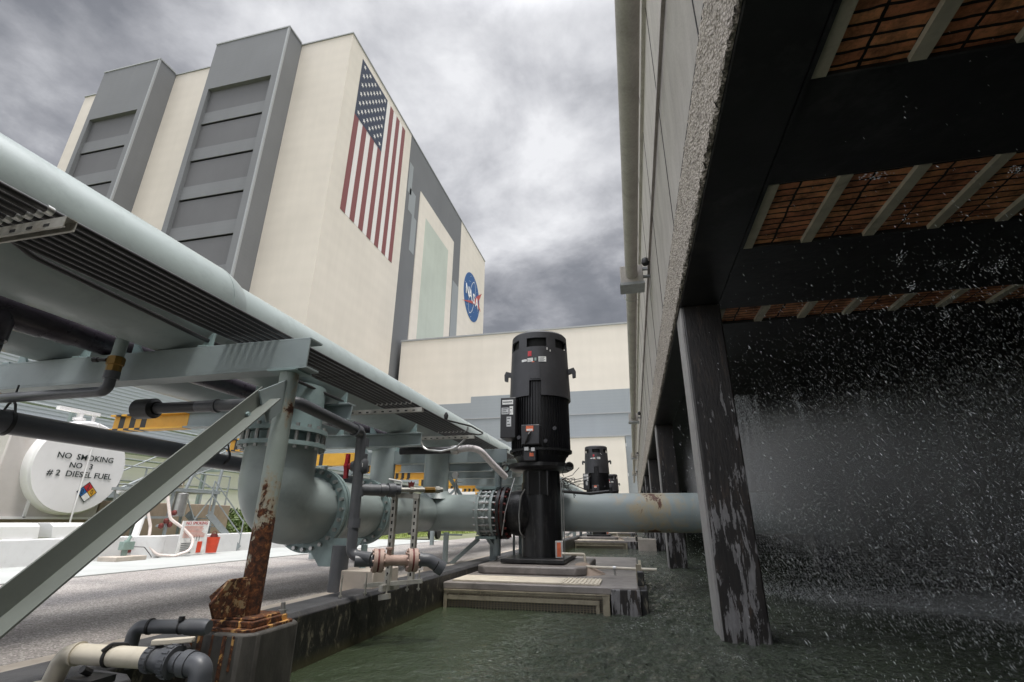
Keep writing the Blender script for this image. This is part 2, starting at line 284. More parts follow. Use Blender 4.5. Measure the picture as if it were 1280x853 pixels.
# ------------------------------------------------------------------ mesh builder
def V(*a): return Vector(a)
class MB:
    def __init__(s): s.v=[]; s.f=[]; s.m=[]; s.ch=[]
    def add(s,vs,fs,mi=0):
        o=len(s.v); s.ch.append((o,len(s.f))); s.v+= [Vector(p) for p in vs]
        for f in fs: s.f.append([i+o for i in f]); s.m.append(mi)
        return s
    def box(s,x0,x1,y0,y1,z0,z1,mi=0,M4=None):
        vs=[V(x,y,z) for z in (z0,z1) for y in (y0,y1) for x in (x0,x1)]
        if M4: vs=[M4@p for p in vs]
        return s.add(vs,[(0,2,3,1),(4,5,7,6),(0,1,5,4),(2,6,7,3),(0,4,6,2),(1,3,7,5)],mi)
    def frame(s,d,up=None):
        d=d.normalized(); up=up or (V(0,0,1) if abs(d.z)<.9 else V(1,0,0))
        u=d.cross(up).normalized(); w=u.cross(d).normalized(); return u,w
    def lathe(s,o,d,prof,n=28,mi=0,cap=True):
        o=Vector(o); d=Vector(d).normalized(); u,w=s.frame(d)
        vs=[];fs=[]
        for (t,r) in prof:
            for k in range(n):
                a=2*PI*k/n; vs.append(o+d*t+(u*math.cos(a)+w*math.sin(a))*r)
        for i in range(len(prof)-1):
            for k in range(n):
                k2=(k+1)%n; fs.append((i*n+k,(i+1)*n+k,(i+1)*n+k2,i*n+k2))
        if cap:
            fs.append(tuple(range(n))); fs.append(tuple((len(prof)-1)*n+k for k in reversed(range(n))))
        return s.add(vs,fs,mi)
    def cyl(s,a,b,r,r2=None,n=24,mi=0):
        a=Vector(a);b=Vector(b); return s.lathe(a,b-a,[(0,r),((b-a).length,r if r2 is None else r2)],n,mi)
    def path(s,pts,bend,seg=8):
        pts=[Vector(p) for p in pts]; out=[pts[0]]
        for i in range(1,len(pts)-1):
            p=pts[i]; a=(pts[i-1]-p); b=(pts[i+1]-p); la,lb=a.length,b.length; a.normalize(); b.normalize()
            ang=a.angle(b)
            if ang>3.1: out.append(p); continue
            t=min(bend/math.tan(ang/2),la*.49,lb*.49); r=t*math.tan(ang/2)
            c=p+(a+b).normalized()*(r/math.sin(ang/2))
            s0=p+a*t-c; s1=p+b*t-c; th=PI-ang; ax=s0.cross(s1)
            if ax.length<1e-9: out.append(p); continue
            ax.normalize()
            for k in range(seg+1): out.append(c+Matrix.Rotation(th*k/seg,3,ax)@s0)
        out.append(pts[-1]); return out
    def tube(s,pts,r,bend=0.0,n=20,mi=0,seg=8,cap=True,rf=None):
        P=s.path(pts,bend,seg) if bend>0 else [Vector(p) for p in pts]
        Q=[P[0]]
        for p in P[1:]:
            if (p-Q[-1]).length>1e-5: Q.append(p)
        P=Q; vs=[];fs=[]; d0=(P[1]-P[0]).normalized(); u,w=s.frame(d0)
        for i,p in enumerate(P):
            if i==0: d=d0
            elif i==len(P)-1: d=(P[i]-P[i-1]).normalized()
            else: d=((P[i+1]-P[i]).normalized()+(P[i]-P[i-1]).normalized()).normalized()
            q=d0.rotation_difference(d); u=q@u; w=q@w; d0=d
            rr=rf(i/(len(P)-1)) if rf else r
            for k in range(n):
                a=2*PI*k/n; vs.append(p+(u*math.cos(a)+w*math.sin(a))*rr)
        for i in range(len(P)-1):
            for k in range(n):
                k2=(k+1)%n; fs.append((i*n+k,i*n+k2,(i+1)*n+k2,(i+1)*n+k))
        if cap: fs.append(tuple(reversed(range(n)))); fs.append(tuple((len(P)-1)*n+k for k in range(n)))
        return s.add(vs,fs,mi)
    def prism(s,poly,o,u,w,t,mi=0):
        """2-D polygon (counter-clockwise) in the plane o,u,w pushed t along u x w"""
        o=Vector(o);u=Vector(u);w=Vector(w);nn=u.cross(w).normalized(); n=len(poly)
        vs=[o+u*a+w*b for a,b in poly]+[o+u*a+w*b+nn*t for a,b in poly]
        fs=[tuple(reversed(range(n))),tuple(range(n,2*n))]+[(i,(i+1)%n,n+(i+1)%n,n+i) for i in range(n)]
        return s.add(vs,fs,mi)
    def bar(s,a,b,w,h,mi=0,up=None):
        a=Vector(a);b=Vector(b); d=b-a; u,v=s.frame(d,up)
        return s.prism([(-w/2,-h/2),(w/2,-h/2),(w/2,h/2),(-w/2,h/2)],a,u,v,0,mi) if False else s._bar(a,b,u*(w/2),v*(h/2),mi)
    def _bar(s,a,b,u,v,mi):
        vs=[p+x*u+y*v for p in (a,b) for x,y in ((-1,-1),(1,-1),(1,1),(-1,1))]
        return s.add(vs,[(0,1,2,3),(7,6,5,4),(0,4,5,1),(1,5,6,2),(2,6,7,3),(3,7,4,0)],mi)
    def bolts(s,c,d,R,n,r=.014,l=.03,mi=0,a0=0):
        c=Vector(c);d=Vector(d).normalized();u,w=s.frame(d)
        for k in range(n):
            a=2*PI*(k+a0)/n; p=c+(u*math.cos(a)+w*math.sin(a))*R
            s.lathe(p,d,[(0,r),(l,r)],6,mi)
        return s
    def arc(s,cx,cy,R,th,z0,z1,a0,a1,n=8,mi=0,R1=None):
        """slice of an upright shell; R at z0, R1 at z1"""
        R1=R if R1 is None else R1; vs=[];fs=[]
        for i in range(n+1):
            a=a0+(a1-a0)*i/n; c,sn=math.cos(a),math.sin(a)
            for (r,z) in ((R-th,z0),(R,z0),(R1,z1),(R1-th,z1)): vs.append(V(cx+r*c,cy+r*sn,z))
        for i in range(n):
            for k in range(4):
                k2=(k+1)%4; fs.append((i*4+k,(i+1)*4+k,(i+1)*4+k2,i*4+k2))
        fs.append((0,1,2,3)); fs.append((n*4+3,n*4+2,n*4+1,n*4)); return s.add(vs,fs,mi)
    def each(s,name,mats,parent,bevel=0):
        ch=s.ch+[(len(s.v),len(s.f))]
        for (v0,f0),(v1,f1) in zip(ch,ch[1:]):
            q=MB(); q.v=s.v[v0:v1]; q.f=[[i-v0 for i in f] for f in s.f[f0:f1]]; q.m=s.m[f0:f1]; q.build(name,mats,parent,bevel)
    def build(s,name,mats,parent=None,bevel=0,label=None,cat=None,group=None,kind=None,loc=None,ang=38):
        me=D.meshes.new(name)
        off=Vector(loc) if loc else V(0,0,0)
        if parent is not None:
            q=parent
            while q is not None: off=off+q.location; q=q.parent
        me.from_pydata([p-off for p in s.v],[],s.f)
        mats=mats if isinstance(mats,(list,tuple)) else [mats]
        for m in mats: me.materials.append(M[m] if isinstance(m,str) else m)
        me.polygons.foreach_set('material_index',s.m)
        me.polygons.foreach_set('use_smooth',[True]*len(s.f))
        if len(s.f)<60000:
            bm=bmesh.new(); bm.from_mesh(me); bmesh.ops.recalc_face_normals(bm,faces=bm.faces); bm.to_mesh(me); bm.free()
        me.update(); me.set_sharp_from_angle(angle=math.radians(ang))
        o=D.objects.new(name,me); COL.objects.link(o)
        if loc: o.location=loc
        if parent is not None: o.parent=parent
        if bevel:
            b=o.modifiers.new('bevel','BEVEL'); b.width=bevel; b.segments=2; b.limit_method='ANGLE'; b.angle_limit=math.radians(40)
        tag(o,label,cat,group,kind); return o
def tag(o,label=None,cat=None,group=None,kind=None):
    for k,v in (('label',label),('category',cat),('group',group),('kind',kind)):
        if v: o[k]=v
    return o
def thing(name,label,cat,loc,group=None):
    o=D.objects.new(name,None); COL.objects.link(o); o.location=loc; o.empty_display_size=.1
    return tag(o,label,cat,group)
def kids(o): return [c for c in D.objects if c.parent==o]
def copy_tree(o,dloc=(0,0,0),parent=None,label=None):
    c=o.copy(); COL.objects.link(c)
    if parent is None: c.location=o.location+Vector(dloc)
    else: c.parent=parent
    if label: c['label']=label
    for k in kids(o): copy_tree(k,(0,0,0),c)
    return c
def textmesh(name,body,size,o,u,w,mat,parent,xs=1,ext=.002,align='CENTER',off=0):
    cu=D.curves.new('lettering','FONT'); cu.body=body; cu.size=size; cu.align_x=align; cu.align_y='CENTER'; cu.extrude=ext; cu.offset=off
    cu.resolution_u=3
    ob=D.objects.new('lettering',cu); COL.objects.link(ob)
    bpy.context.view_layer.update()
    me=bpy.data.meshes.new_from_object(ob.evaluated_get(bpy.context.evaluated_depsgraph_get()))
    D.objects.remove(ob); D.curves.remove(cu)
    u=Vector(u);w=Vector(w);nn=u.cross(w)
    off3=Vector(o)
    q=parent; po=V(0,0,0)
    while q is not None: po=po+q.location; q=q.parent
    for v in me.vertices: p=v.co; v.co=off3+u*(p.x*xs)+w*p.y+nn*p.z-po
    me.materials.clear(); me.materials.append(M[mat]); me.name=name
    ob=D.objects.new(name,me); COL.objects.link(ob); ob.parent=parent
    return ob
BRIGHT=(-.20,.57,.79); DARKD=(-.09,.87,.46); DARK2=(-.76,.36,.54)
SKYTOP=5.0; SKYBACK=2.2; SUNE=2.2; EXPO=0.55
# ================================================================== SETTING
WZ=-.28
def sheet(name,x0,x1,y0,y1,z,mat,n=1,kind='structure',**k):
    mb=MB(); vs=[];fs=[]
    for j in range(n+1):
        for i in range(n+1): vs.append(V(x0+(x1-x0)*i/n,y0+(y1-y0)*j/n,z))
    for j in range(n):
        for i in range(n): a=j*(n+1)+i; fs.append((a,a+1,a+n+2,a+n+1))
    mb.add(vs,fs); return mb.build(name,mat,kind=kind,**k)
sheet('ground',-3000,3000,-1500,4500,-.62,'ground')
# ground to the left of the basin and beyond its far end
mb=MB(); mb.box(-700,-2.7,-60,700,-.60,-.012); mb.box(-2.7,60,62,700,-.60,-.012); mb.build('terrain','ground',kind='structure')
mb=MB(); mb.box(-6.1,-2.705,-30,62,-.3,0); mb.build('road','asphalt',kind='structure')
sheet('far_road',-60,60,66,100,0,'asphalt')
mb=MB(); mb.box(-8.35,-6.1,-30,16,-.2,.012); mb.build('pavement','strip',kind='structure')
sheet('cross_road',-60,-6.1,40,62,-.004,'asphalt')
def water():
    from mathutils import noise as mn
    mb=MB(); xs=[-2.2+i*.034 for i in range(int(9.6/.034))]; ys=[]; y=1.2
    while y<16: ys.append(y); y+=.026+ (y-1.2)*.0035
    def hgt(x,y):
        e=1 if -2.0<x<7.2 and 1.4<y<15.5 else 0
        a=(.3+.9*min(1,max(0,(x+1.3)/1.0)))*(1-.5*min(1,max(0,(x-.6)/.8)))
        return e*a*(.020*mn.noise(V(x*4.6,y*4.6,.3))+.021*mn.noise(V(x*10,y*10+3,1.7))+.011*mn.noise(V(x*23,y*23,4.1)))
    n=len(xs)
    vs=[V(x,y,WZ+hgt(x,y)) for y in ys for x in xs]
    fs=[(j*n+i,j*n+i+1,(j+1)*n+i+1,(j+1)*n+i) for j in range(len(ys)-1) for i in range(n-1)]
    X1=xs[-1];Ya=ys[0];Yb=ys[-1]
    mb.v=vs; mb.f=fs; mb.m=[0]*len(fs)
    for (a,b,c,d) in ((-2.3,14,-12,Ya),(-2.3,14,Yb,61),(X1,14,Ya,Yb),(-2.3,-2.2,Ya,Yb)):
        mb.add([(a,c,WZ),(b,c,WZ),(b,d,WZ),(a,d,WZ)],[(0,1,2,3)])
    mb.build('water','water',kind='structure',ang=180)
water()

# basin curb: black tarred inner wall with a pale concrete strip along its outer side
mb=MB(); mb.prism([(-2.43,-1.2),(-2.16,-1.2),(-2.16,.03),(-2.19,.06),(-2.43,.06)],(0,-12,0),(1,0,0),(0,0,1),-73.5)
curb=mb.build('basin_curb','curb',bevel=.006,label='long black tarred concrete curb along the edge of the water basin',cat='curb')
mb=MB(); mb.box(-2.70,-2.432,-12,61.5,-.6,.022); mb.build('concrete_margin','conc',kind='structure',bevel=.005)
mb=MB(); mb.box(-2.16,14,61,61.6,-1.2,.2); mb.build('basin_end_wall','curb',label='low concrete wall closing the far end of the basin',cat='wall')

# grass
sheet('lawn_base',-25,-8.3,-10,62,.004,'grassmat',1)
def grass():
    mb=MB(); R=random.Random(3)
    def blade(x,y,h):
        a=R.uniform(0,6.28); w=.012; dx,dy=math.cos(a)*w,math.sin(a)*w; t=R.uniform(-.05,.05)
        mb.add([(x-dx,y-dy,0),(x+dx,y+dy,0),(x+t,y+t,h)],[(0,1,2)])
    for _ in range(9000): blade(R.uniform(-16,-8.35),R.uniform(9,40),R.uniform(.05,.16))
    mb.build('grass','grassmat',kind='stuff',label='short sunlit grass behind the white wall',cat='grass')
grass()

# ================================================================== ASSEMBLY BUILDING
XF=-83.; YF=105.; H=160.
vab=thing('assembly_building','huge cream and grey assembly building with painted flag and round emblem','building',(XF,YF,0))
mb=MB(); mb.box(-203,XF,YF,268,0,H); mb.build('wall','cream',vab)
mb=MB(); mb.box(-203.3,XF+.35,YF-.35,268.3,H,H+.5); mb.build('roof_coping','trim',vab)
for (x0,x1,ox0,ox1,ztop) in ((-133.3,-103.3,-131.3,-106.3,139),(-184.5,-158.3,-182.6,-161.0,137)):
    t=MB()
    yb=98.
    t.box(x0,ox0,yb,YF,0,H+.4); t.box(ox1,x1,yb,YF,0,H+.4); t.box(ox0,ox1,yb,YF,ztop,H+.4); t.box(ox0,ox1,yb+4.2,YF,0,ztop)
    tw=t.build('door_tower','vabgrey',vab)
    k=MB(); k.box(x1-.55,x1+.1,yb-.12,yb+.5,0,H+.4); k.build('corner_trim','trim',tw)
    k=MB(); k.box(x0-.2,x1+.2,yb-.2,YF-.5,H+.4,H+1); k.build('coping','trim',tw)
    z=ztop
    for i in range(8):
        z0=z-15.2
        q=MB()
        # each door leaf leans: lower edge stands proud of the one below
        q.prism([(0,0),(-1.5,0),(-1.5,.9),(-1.1,.9),(-1.1,5.6),(-.25,6.4),(-.25,15.2),(0,15.2)],(ox0+.02,yb+3.3+.9,z0),(0,1,0),(0,0,1),-0.0001) if False else None
        q.box(ox0+.02,ox1-.02,yb+1.3,yb+4.2,z0+.6,z)
        q.build('door_leaf','vabgrey_dark',tw)
        q=MB(); q.box(ox0+.02,ox1-.02,yb+1.0,yb+4.2,z0+.6,z0+5.4); q.build('door_lip','vabgrey',tw)
        q=MB(); q.box(ox0+.02,ox1-.02,yb+1.9,yb+4.2,z0,z0+.6); q.build('door_beam','stripeblack' if False else 'vabgrey_dark',tw)
        z=z0
# flag face: sits on plane X = XF
f=MB(); f.box(XF-.05,XF+.10,YF+.05,153.6,0,H-.05); f.build('flag_wall_sheet','cream_face',vab)
f=MB(); f.box(XF+.0,XF+.14,153.6,221,0,H-.05); f.build('grey_wall_band','vabgrey',vab)
f=MB(); f.box(XF+.0,XF+.10,221,268,0,H-.05); f.build('emblem_wall_sheet','cream_face',vab)
f=MB(); f.box(XF+.1,XF+.5,166.5,210,0,139.5); f.build('white_door_surround','cream_face',vab)
f=MB(); f.box(XF+.2,XF+.56,173.5,202.5,0,130); f.build('translucent_panel','lightpanel',vab)
f=MB(); f.box(XF+.1,XF+.2,211.8,221,0,118); f.build('pale_side_panel','vabgrey_light',vab)
for (a,b,z0,z1) in ((154.5,158,131,146),(156.5,162.5,123,134),(160.5,165,106,123)):
    f=MB(); f.box(XF+.1,XF+.2,a,b,z0,z1); f.build('pale_patch','vabgrey_light',vab)
# flag (hung vertically, union upper left)
fx=XF+.12
fb=MB(); y0,y1,z0,z1=112.2,147.5,92.5,156.5
fb.box(fx-.05,fx+.02,y0,y1,z0,z1); flag=fb.build('painted_flag','flagwhite',vab)
sw=(y1-y0)/13
for i in range(0,13,2):
    zt=z1 if i>6 else 132
    s_=MB(); s_.box(fx,fx+.10,y0+i*sw,y0+(i+1)*sw,z0,zt); s_.build('stripe','flagred',flag)
cz0=z1-25.3; cy1=y0+7*sw
s_=MB(); s_.box(fx,fx+.13,y0,cy1,cz0,z1); s_.build('canton','flagblue',flag)
star=[]
for k in range(10):
    a=PI/2+k*PI/5; r=.95 if k%2==0 else .40; star.append((r*math.cos(a),r*math.sin(a)))
first=None
for row in range(11):
    n=5 if row%2==0 else 4
    for c in range(n):
        yy=y0+(cy1-y0)*((2*c+1 if n==5 else 2*c+2))/10; zz=z1-25.3*(row+1)/12
        if first is None:
            s_=MB(); s_.prism(star,(fx+.13,yy,zz),(0,1,0),(0,0,1),.06); first=s_.build('star','flagwhite',flag); fy,fz=yy,zz
        else:
            o=first.copy(); COL.objects.link(o); o.location=(0,yy-fy,zz-fz)
# emblem
LX,LY,LZ,LR=XF+.12,244.,123.,14.6
e=MB(); e.cyl((LX-.1,LY,LZ),(LX+.1,LY,LZ),LR,n=64); emb=e.build('round_emblem','logoblue',vab)
e=MB()
for k in range(60):
    a0=2*PI*k/60;a1=2*PI*(k+1)/60; th=math.radians(62)
    def P(a,s=0): 
        x=(4.2+s)*math.cos(a); y=(11.6+s)*math.sin(a); return (x*math.cos(-.35)-y*math.sin(-.35)*1, x*math.sin(-.35)+y*math.cos(-.35))
    A,B=P(a0),P(a1); A2,B2=P(a0,.38),P(a1,.38)
    e.add([(LX+.16,LY+p[0],LZ+p[1]) for p in (A,B,B2,A2)],[(0,1,2,3)])
e.build('orbit_ring','logowhite',emb)
def vecpoly(pts,x,mat,nm):
    e=MB(); e.prism(pts,(x,LY,LZ),(0,1,0),(0,0,1),.05); e.build(nm,mat,emb)
vecpoly([(-17.5,-9.5),(3,-1.0),(9.5,5.2),(18.5,11.0),(13,3.8),(9.5,2.8),(6.2,-2.0)],LX+.2,'logored','red_vector')
vecpoly([(9.5,5.2),(12,1.5),(17.0,-2.2),(11.5,-1.5),(7.5,1.2)],LX+.24,'logored','red_vector')
e=MB(); R_=random.Random(5)
for _ in range(46):
    a=R_.uniform(0,6.28); r=LR*.92*math.sqrt(R_.random()); s=R_.uniform(.12,.3)
    e.prism([(-s,0),(0,-s),(s,0),(0,s)],(LX+.1,LY+r*math.cos(a),LZ+r*math.sin(a)),(0,1,0),(0,0,1),.05)
e.build('star_field','logowhite',emb)
for ch,dy,dz in (('N',-8.7,.3),('A',-3.0,0),('S',2.9,0),('A',8.8,-.3)):
    textmesh('letter',ch,8.6,(LX+.32,LY+dy,LZ+dz),(0,1,0),(0,0,1),'logowhite',emb,1.0,.05,off=.14)

# low bay in front
lb=thing('low_bay_building','long low cream building with stepped grey lower band left of the cooling tower','building',(-30,158,0))
f=MB(); f.box(-81,60,158,260,0,64); f.build('wall','cream_face',lb)
f=MB(); f.box(-81.3,60.3,157.7,260.3,64,64.6); f.build('roof_coping','trim',lb)
f=MB(); f.box(-90,-52.5,157.8,158.2,0,39); f.box(-52.5,60,157.8,158.2,0,41.2); f.build('grey_band','lowgrey',lb)
f=MB(); f.box(-81,60,157.6,157.9,33.2,33.6) ; f.box(-81,60,157.6,157.9,26.0,26.3); f.build('seam','trim',lb)
an=thing('annex_building','small cream annex block in front of the grey band','building',(-12,138,0))
f=MB(); f.box(-24,-1.0,138,156,0,22.6); f.build('wall','cream_face',an)
f=MB(); f.box(-24.2,-.8,137.8,156,22.6,22.9); f.build('roof_coping','trim',an)
for z in (12,20):
    f=MB(); f.box(-1.0,-.6,138.3,138.8,z,z+.8); f.build('wall_lamp','silver',an)

# white shed at left with ribbed upper part
sh=thing('shed_building','white sided shed with ribbed blue grey upper wall behind the fuel tank','building',(-25,30,0))
f=MB(); f.box(-40,-25,2,60,0,4.3); f.build('wall','shedwhite',sh)
f=MB(); f.box(-40,-24.7,1.5,60.5,4.32,9.5)
for i in range(28):
    f.box(-24.7,-24.688,1.5,60.5,4.55+i*.17,4.55+i*.17+.03)
f.build('upper_wall','shedblue',sh)
f=MB(); f.box(-24.7,-24.3,1.5,60.5,4.25,4.45); f.build('gutter','trim',sh)
f=MB(); f.tube([(-24.9,18,2.4),(-24.9,60,2.4)],.03); f.build('wall_pipe','alu',sh)
f=MB(); f.box(-25.0,-24.93,19,27.5,0,1.6); f.build('door_panel','shedwhite',sh)
# distant building along the far road
fb_=thing('distant_warehouse','low pale warehouse far behind the pipe rack','building',(-60,75,0))
f=MB(); f.box(-80,-30,110,130,0,9); f.build('wall','shedwhite',fb_)
f=MB(); f.box(-80.3,-29.7,109.7,130.3,9,9.8); f.build('roof','trim',fb_)

# ================================================================== COOLING TOWER
TX=.60; TB=2.67; TT=9.0; Y0=-7.; Y1=58.
ct=thing('cooling_tower','large concrete cooling tower on tarred legs standing over the basin','cooling tower',(TX,4.75,WZ))
LEGY=[4.75+6.6*k for k in range(-1,9)]
f=MB(); f.box(TX,TX+.12,Y0,Y1,3.34,TT); 
f.build('wall','towerwall',ct)
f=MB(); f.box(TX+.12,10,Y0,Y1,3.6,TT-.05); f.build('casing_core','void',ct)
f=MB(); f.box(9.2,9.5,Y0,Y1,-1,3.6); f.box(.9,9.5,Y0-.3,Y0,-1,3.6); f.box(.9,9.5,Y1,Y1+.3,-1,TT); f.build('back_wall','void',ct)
# ledges / seams along the wall, vertical joints between sheets
for z,t,hh in ((4.86,.035,.05),(6.45,.05,.08),(8.1,.04,.05)):
    f=MB(); f.box(TX-t,TX,Y0,Y1,z,z+hh); f.build('wall_ledge','towerwall',ct)
f=MB(); f.box(TX-.01,TX,Y0,Y1,3.305,3.34); f.build('dark_joint','void',ct)
f=MB()
for i in range(32):
    y=Y0+1.1+i*2.05; f.box(TX-.006,TX,y,y+.012,3.37,TT)
f.build('vertical_joint','tar',ct)
f=MB(); f.box(TX-.06,TX+.2,Y0,Y1,TT,TT+.08); f.build('parapet_cap','trim',ct)
# honeycomb edge strip, a displaced sheet with a ragged lower edge
def rough_strip():
    R=random.Random(11); mb=MB(); z0,z1=TB,3.30
    ys=[];y=Y0
    while y<Y1:
        ys.append(y); y+= .026 if -.5<y<7 else (.06 if y<14 else .2)
    nz=22; vs=[];fs=[]
    for j,yy in enumerate(ys):
        rag=(R.uniform(0,.035) if j%2 else R.uniform(-.03,.0))
        for i in range(nz+1):
            t=i/nz; z=z0+(z1-z0)*t + (rag if i==0 else 0)
            x=TX-.020+R.uniform(-.009,.009)
            if i==nz: x=TX-.012
            vs.append(V(x,yy+R.uniform(-.004,.004),z))
        vs.append(V(TX+.004,yy,z0))
    w=nz+2
    for j in range(len(ys)-1):
        for i in range(nz): a=j*w+i; fs.append((a,a+w,a+w+1,a+1))
        a=j*w; fs.append((a,a+nz+1,a+w+nz+1,a+w))
    mb.add(vs,fs); mb.build('honeycomb_edge','rough',ct,ang=180)
    mb=MB(); mb.box(TX+.005,TX+.12,Y0,Y1,TB+.01,3.334); mb.build('edge_backing','towerwall',ct)
rough_strip()
f=MB(); f.box(TX+.006,.985,Y0,Y1,TB-.002,3.3); f.build('perimeter_beam','tar',ct,bevel=.012)
f=MB(); f.box(.985,1.01,Y0,Y1,TB+.0,TB+.03); f.build('beam_lip','tar',ct)
for k,y in enumerate(LEGY):
    f=MB(); 
    f.prism([(TX+.03,y),(.985,y),(.985,y+.46),(TX+.03,y+.46)],(0,0,-1.2),(1,0,0),(0,1,0),1.2+TB-.003)
    lg=f.build('leg','peel',ct,bevel=.014)
    f=MB(); f.box(TX+.012,TX+.03,y+.03,y+.44,-.28,TB-.01); f.build('bare_side','legside',lg)
f=MB()
for x in (3.4,6.2,9.0):
    for y in LEGY[::2]: f.box(x,x+.35,y,y+.4,-1.2,TB)
f.build('inner_leg','tar',ct)
# cross beams and the clay fill seen between them
edges=[(Y0,-2.0),(-1.1,.55),(1.25,1.42),(2.08,2.90),(3.70,4.93),(5.30,Y1)]
edges=[(Y0,-2.2),(-1.4,-.5),(.3,1.15),(2.10,2.94),(3.75,4.98),(5.40,Y1)]
for a,b in edges:
    f=MB(); f.box(1.01,9.2,a,b,TB+.02,3.5); f.build('cross_beam','tar',ct,bevel=.01)
for a,b in ((-2.2,-1.4),(-.5,.3),(1.15,2.10),(2.94,3.75),(4.98,5.40)):
    f=MB(); f.box(1.011,9.2,a-.0,b+.0,TB+.05,3.5); pn=f.build('fill_panel','fill',ct)
    for i in range(12):
        x=1.02+i*.43; j=MB(); j.box(x-.008,x+.066,a+.002,b-.002,TB+.018,TB+.049); j.build('joist','joist',pn)
f=MB(); f.box(.05,.62,17.6,18.2,-1,.08); f.build('footing','conc',ct,bevel=.01)
# service pipe hung along the tower face with junction boxes
sp=thing('service_pipe','grey service pipe with junction boxes running along the cooling tower face','pipe',(.27,8,4.7))
f=MB(); f.tube([(.27,Y0,4.75),(.27,Y1,4.75)],.105,n=18); f.build('pipe','towerwall',sp)
for k in range(-1,4):
    y=8.1+13.*k
    f=MB(); f.box(.08,.47,y-.16,y+.16,4.58,4.92); jb=f.build('junction_box','trim' if False else 'towerwall',sp,bevel=.01)
    f=MB(); f.box(.06,.49,y-.19,y+.19,4.53,4.58); f.build('box_lid','trim',jb)
    f=MB(); f.lathe((.27,y+.17,4.74),(0,1,0),[(0,.15),(.10,.15),(.22,.115)],20); f.build('collar','towerwall',sp)
    f=MB(); f.tube([(.27,y,4.75),(.62,y,4.75)],.03); f.bar((.47,y-.02,4.9),(.62,y-.02,4.9),.05,.05); f.build('bracket','trim',sp)
    f=MB(); f.tube([(.27+.16*math.cos(a),y+.62,4.72+.16*math.sin(a)) for a in [i*PI/8 for i in range(17)]],.006,n=6); f.build('wire_hoop','silver',sp)
    f=MB(); f.lathe((.52,y-.3,4.95),(0,-.3,-1),[(0,.02),(.03,.06),(.1,.07),(.14,.05)],14); f.build('lamp_head','black',sp)
# ================================================================== PIPE RACK
BT=1.69   # top of the rack beams
rk=thing('pipe_rack','pale blue green steel rack of posts and cross beams carrying the big pipes','pipe rack',(-2.04,2.52,0))
def ibeam(x0,x1,y,zb,zt,bw,name,mat='steel',yellow=None):
    h=MB(); t=.014
    h.box(x0,x1,y-.006,y+.006,zb+t,zt-t); h.box(x0,x1,y-bw/2,y+bw/2,zt-t,zt); h.box(x0,x1,y-bw/2,y+bw/2,zb,zb+t)
    b=h.build(name,mat,rk,bevel=.002)
    if yellow:
        q=MB(); e=.0025
        def cl(a,c,mi):
            q.box(a,c,y-bw/2-e,y+bw/2+e,zt-t-e,zt+e,mi); q.box(a,c,y-bw/2-e,y+bw/2+e,zb-e,zb+t+e,mi); q.box(a,c,y-.006-e,y+.006+e,zb+t,zt-t,mi)
        x=x0-.004; w=.075
        for i in range(6): cl(x+i*w,x+(i+1)*w,i%2)
        cl(x+6*w,yellow,0)
        q.build('hazard_paint',['yellow','stripeblack'],b)
    return b
frames=[2.52,7.62,12.7,17.8,22.9,28]
for i,y in enumerate(frames):
    # channel beam: web flush with the front, flanges behind
    h=MB(); zb=1.49; fr=y-.06
    h.box(-5.6,-1.885,fr,fr+.010,zb+.014,BT-.014); h.box(-5.6,-1.885,fr,fr+.13,BT-.014,BT); h.box(-5.6,-1.885,fr,fr+.13,zb,zb+.014)
    b=h.build('main_beam','steel',rk,bevel=.002)
    q=MB(); e=.0025
    def cl(a,c,mi):
        q.box(a,c,fr-e,fr,zb,BT+e,mi); q.box(a,c,fr-e,fr+.132,zb-e,zb,mi)
    for k in range(6): cl(-5.604+k*.075,-5.604+(k+1)*.075,k%2)
    cl(-5.604+.45,-4.52,0); q.build('hazard_paint',['yellow','stripeblack'],b)
    # post: square tube with front faces to the camera side
    for x in ((-2.04,-5.15) if i else (-2.04,)):
        z0=.13 if x>-3 else .02
        p=MB(); p.cyl((x,y,z0),(x,y,zb-.012),.056,n=32)
        po=p.build('post','post' if (i==0) else 'steel',rk)
        c=MB(); c.box(x-.10,x+.10,y-.08,y+.08,zb-.012,zb-.001); c.build('cap_plate','flange',po)
    if i:
        for s in (-1,1):
            c=MB(); c.bar((-2.1,y,.25) if s<0 else (-5.1,y,.9),(-3.0,y,1.47) if s<0 else (-4.5,y,1.47),.05,.05); c.build('brace','steel',rk)
for y in (4.2,5.9,9.35,11.0,14.4,16.1):
    ibeam(-5.55,-2.62,y,1.52,BT,.12,'secondary_beam','steel',-4.55)
# second post of the first frame further left stands out of view; near outer post seen at the frame edge
p=MB(); p.box(-5.2,-5.09,2.465,2.575,.0,1.478); p.build('post','steel',rk,bevel=.004)
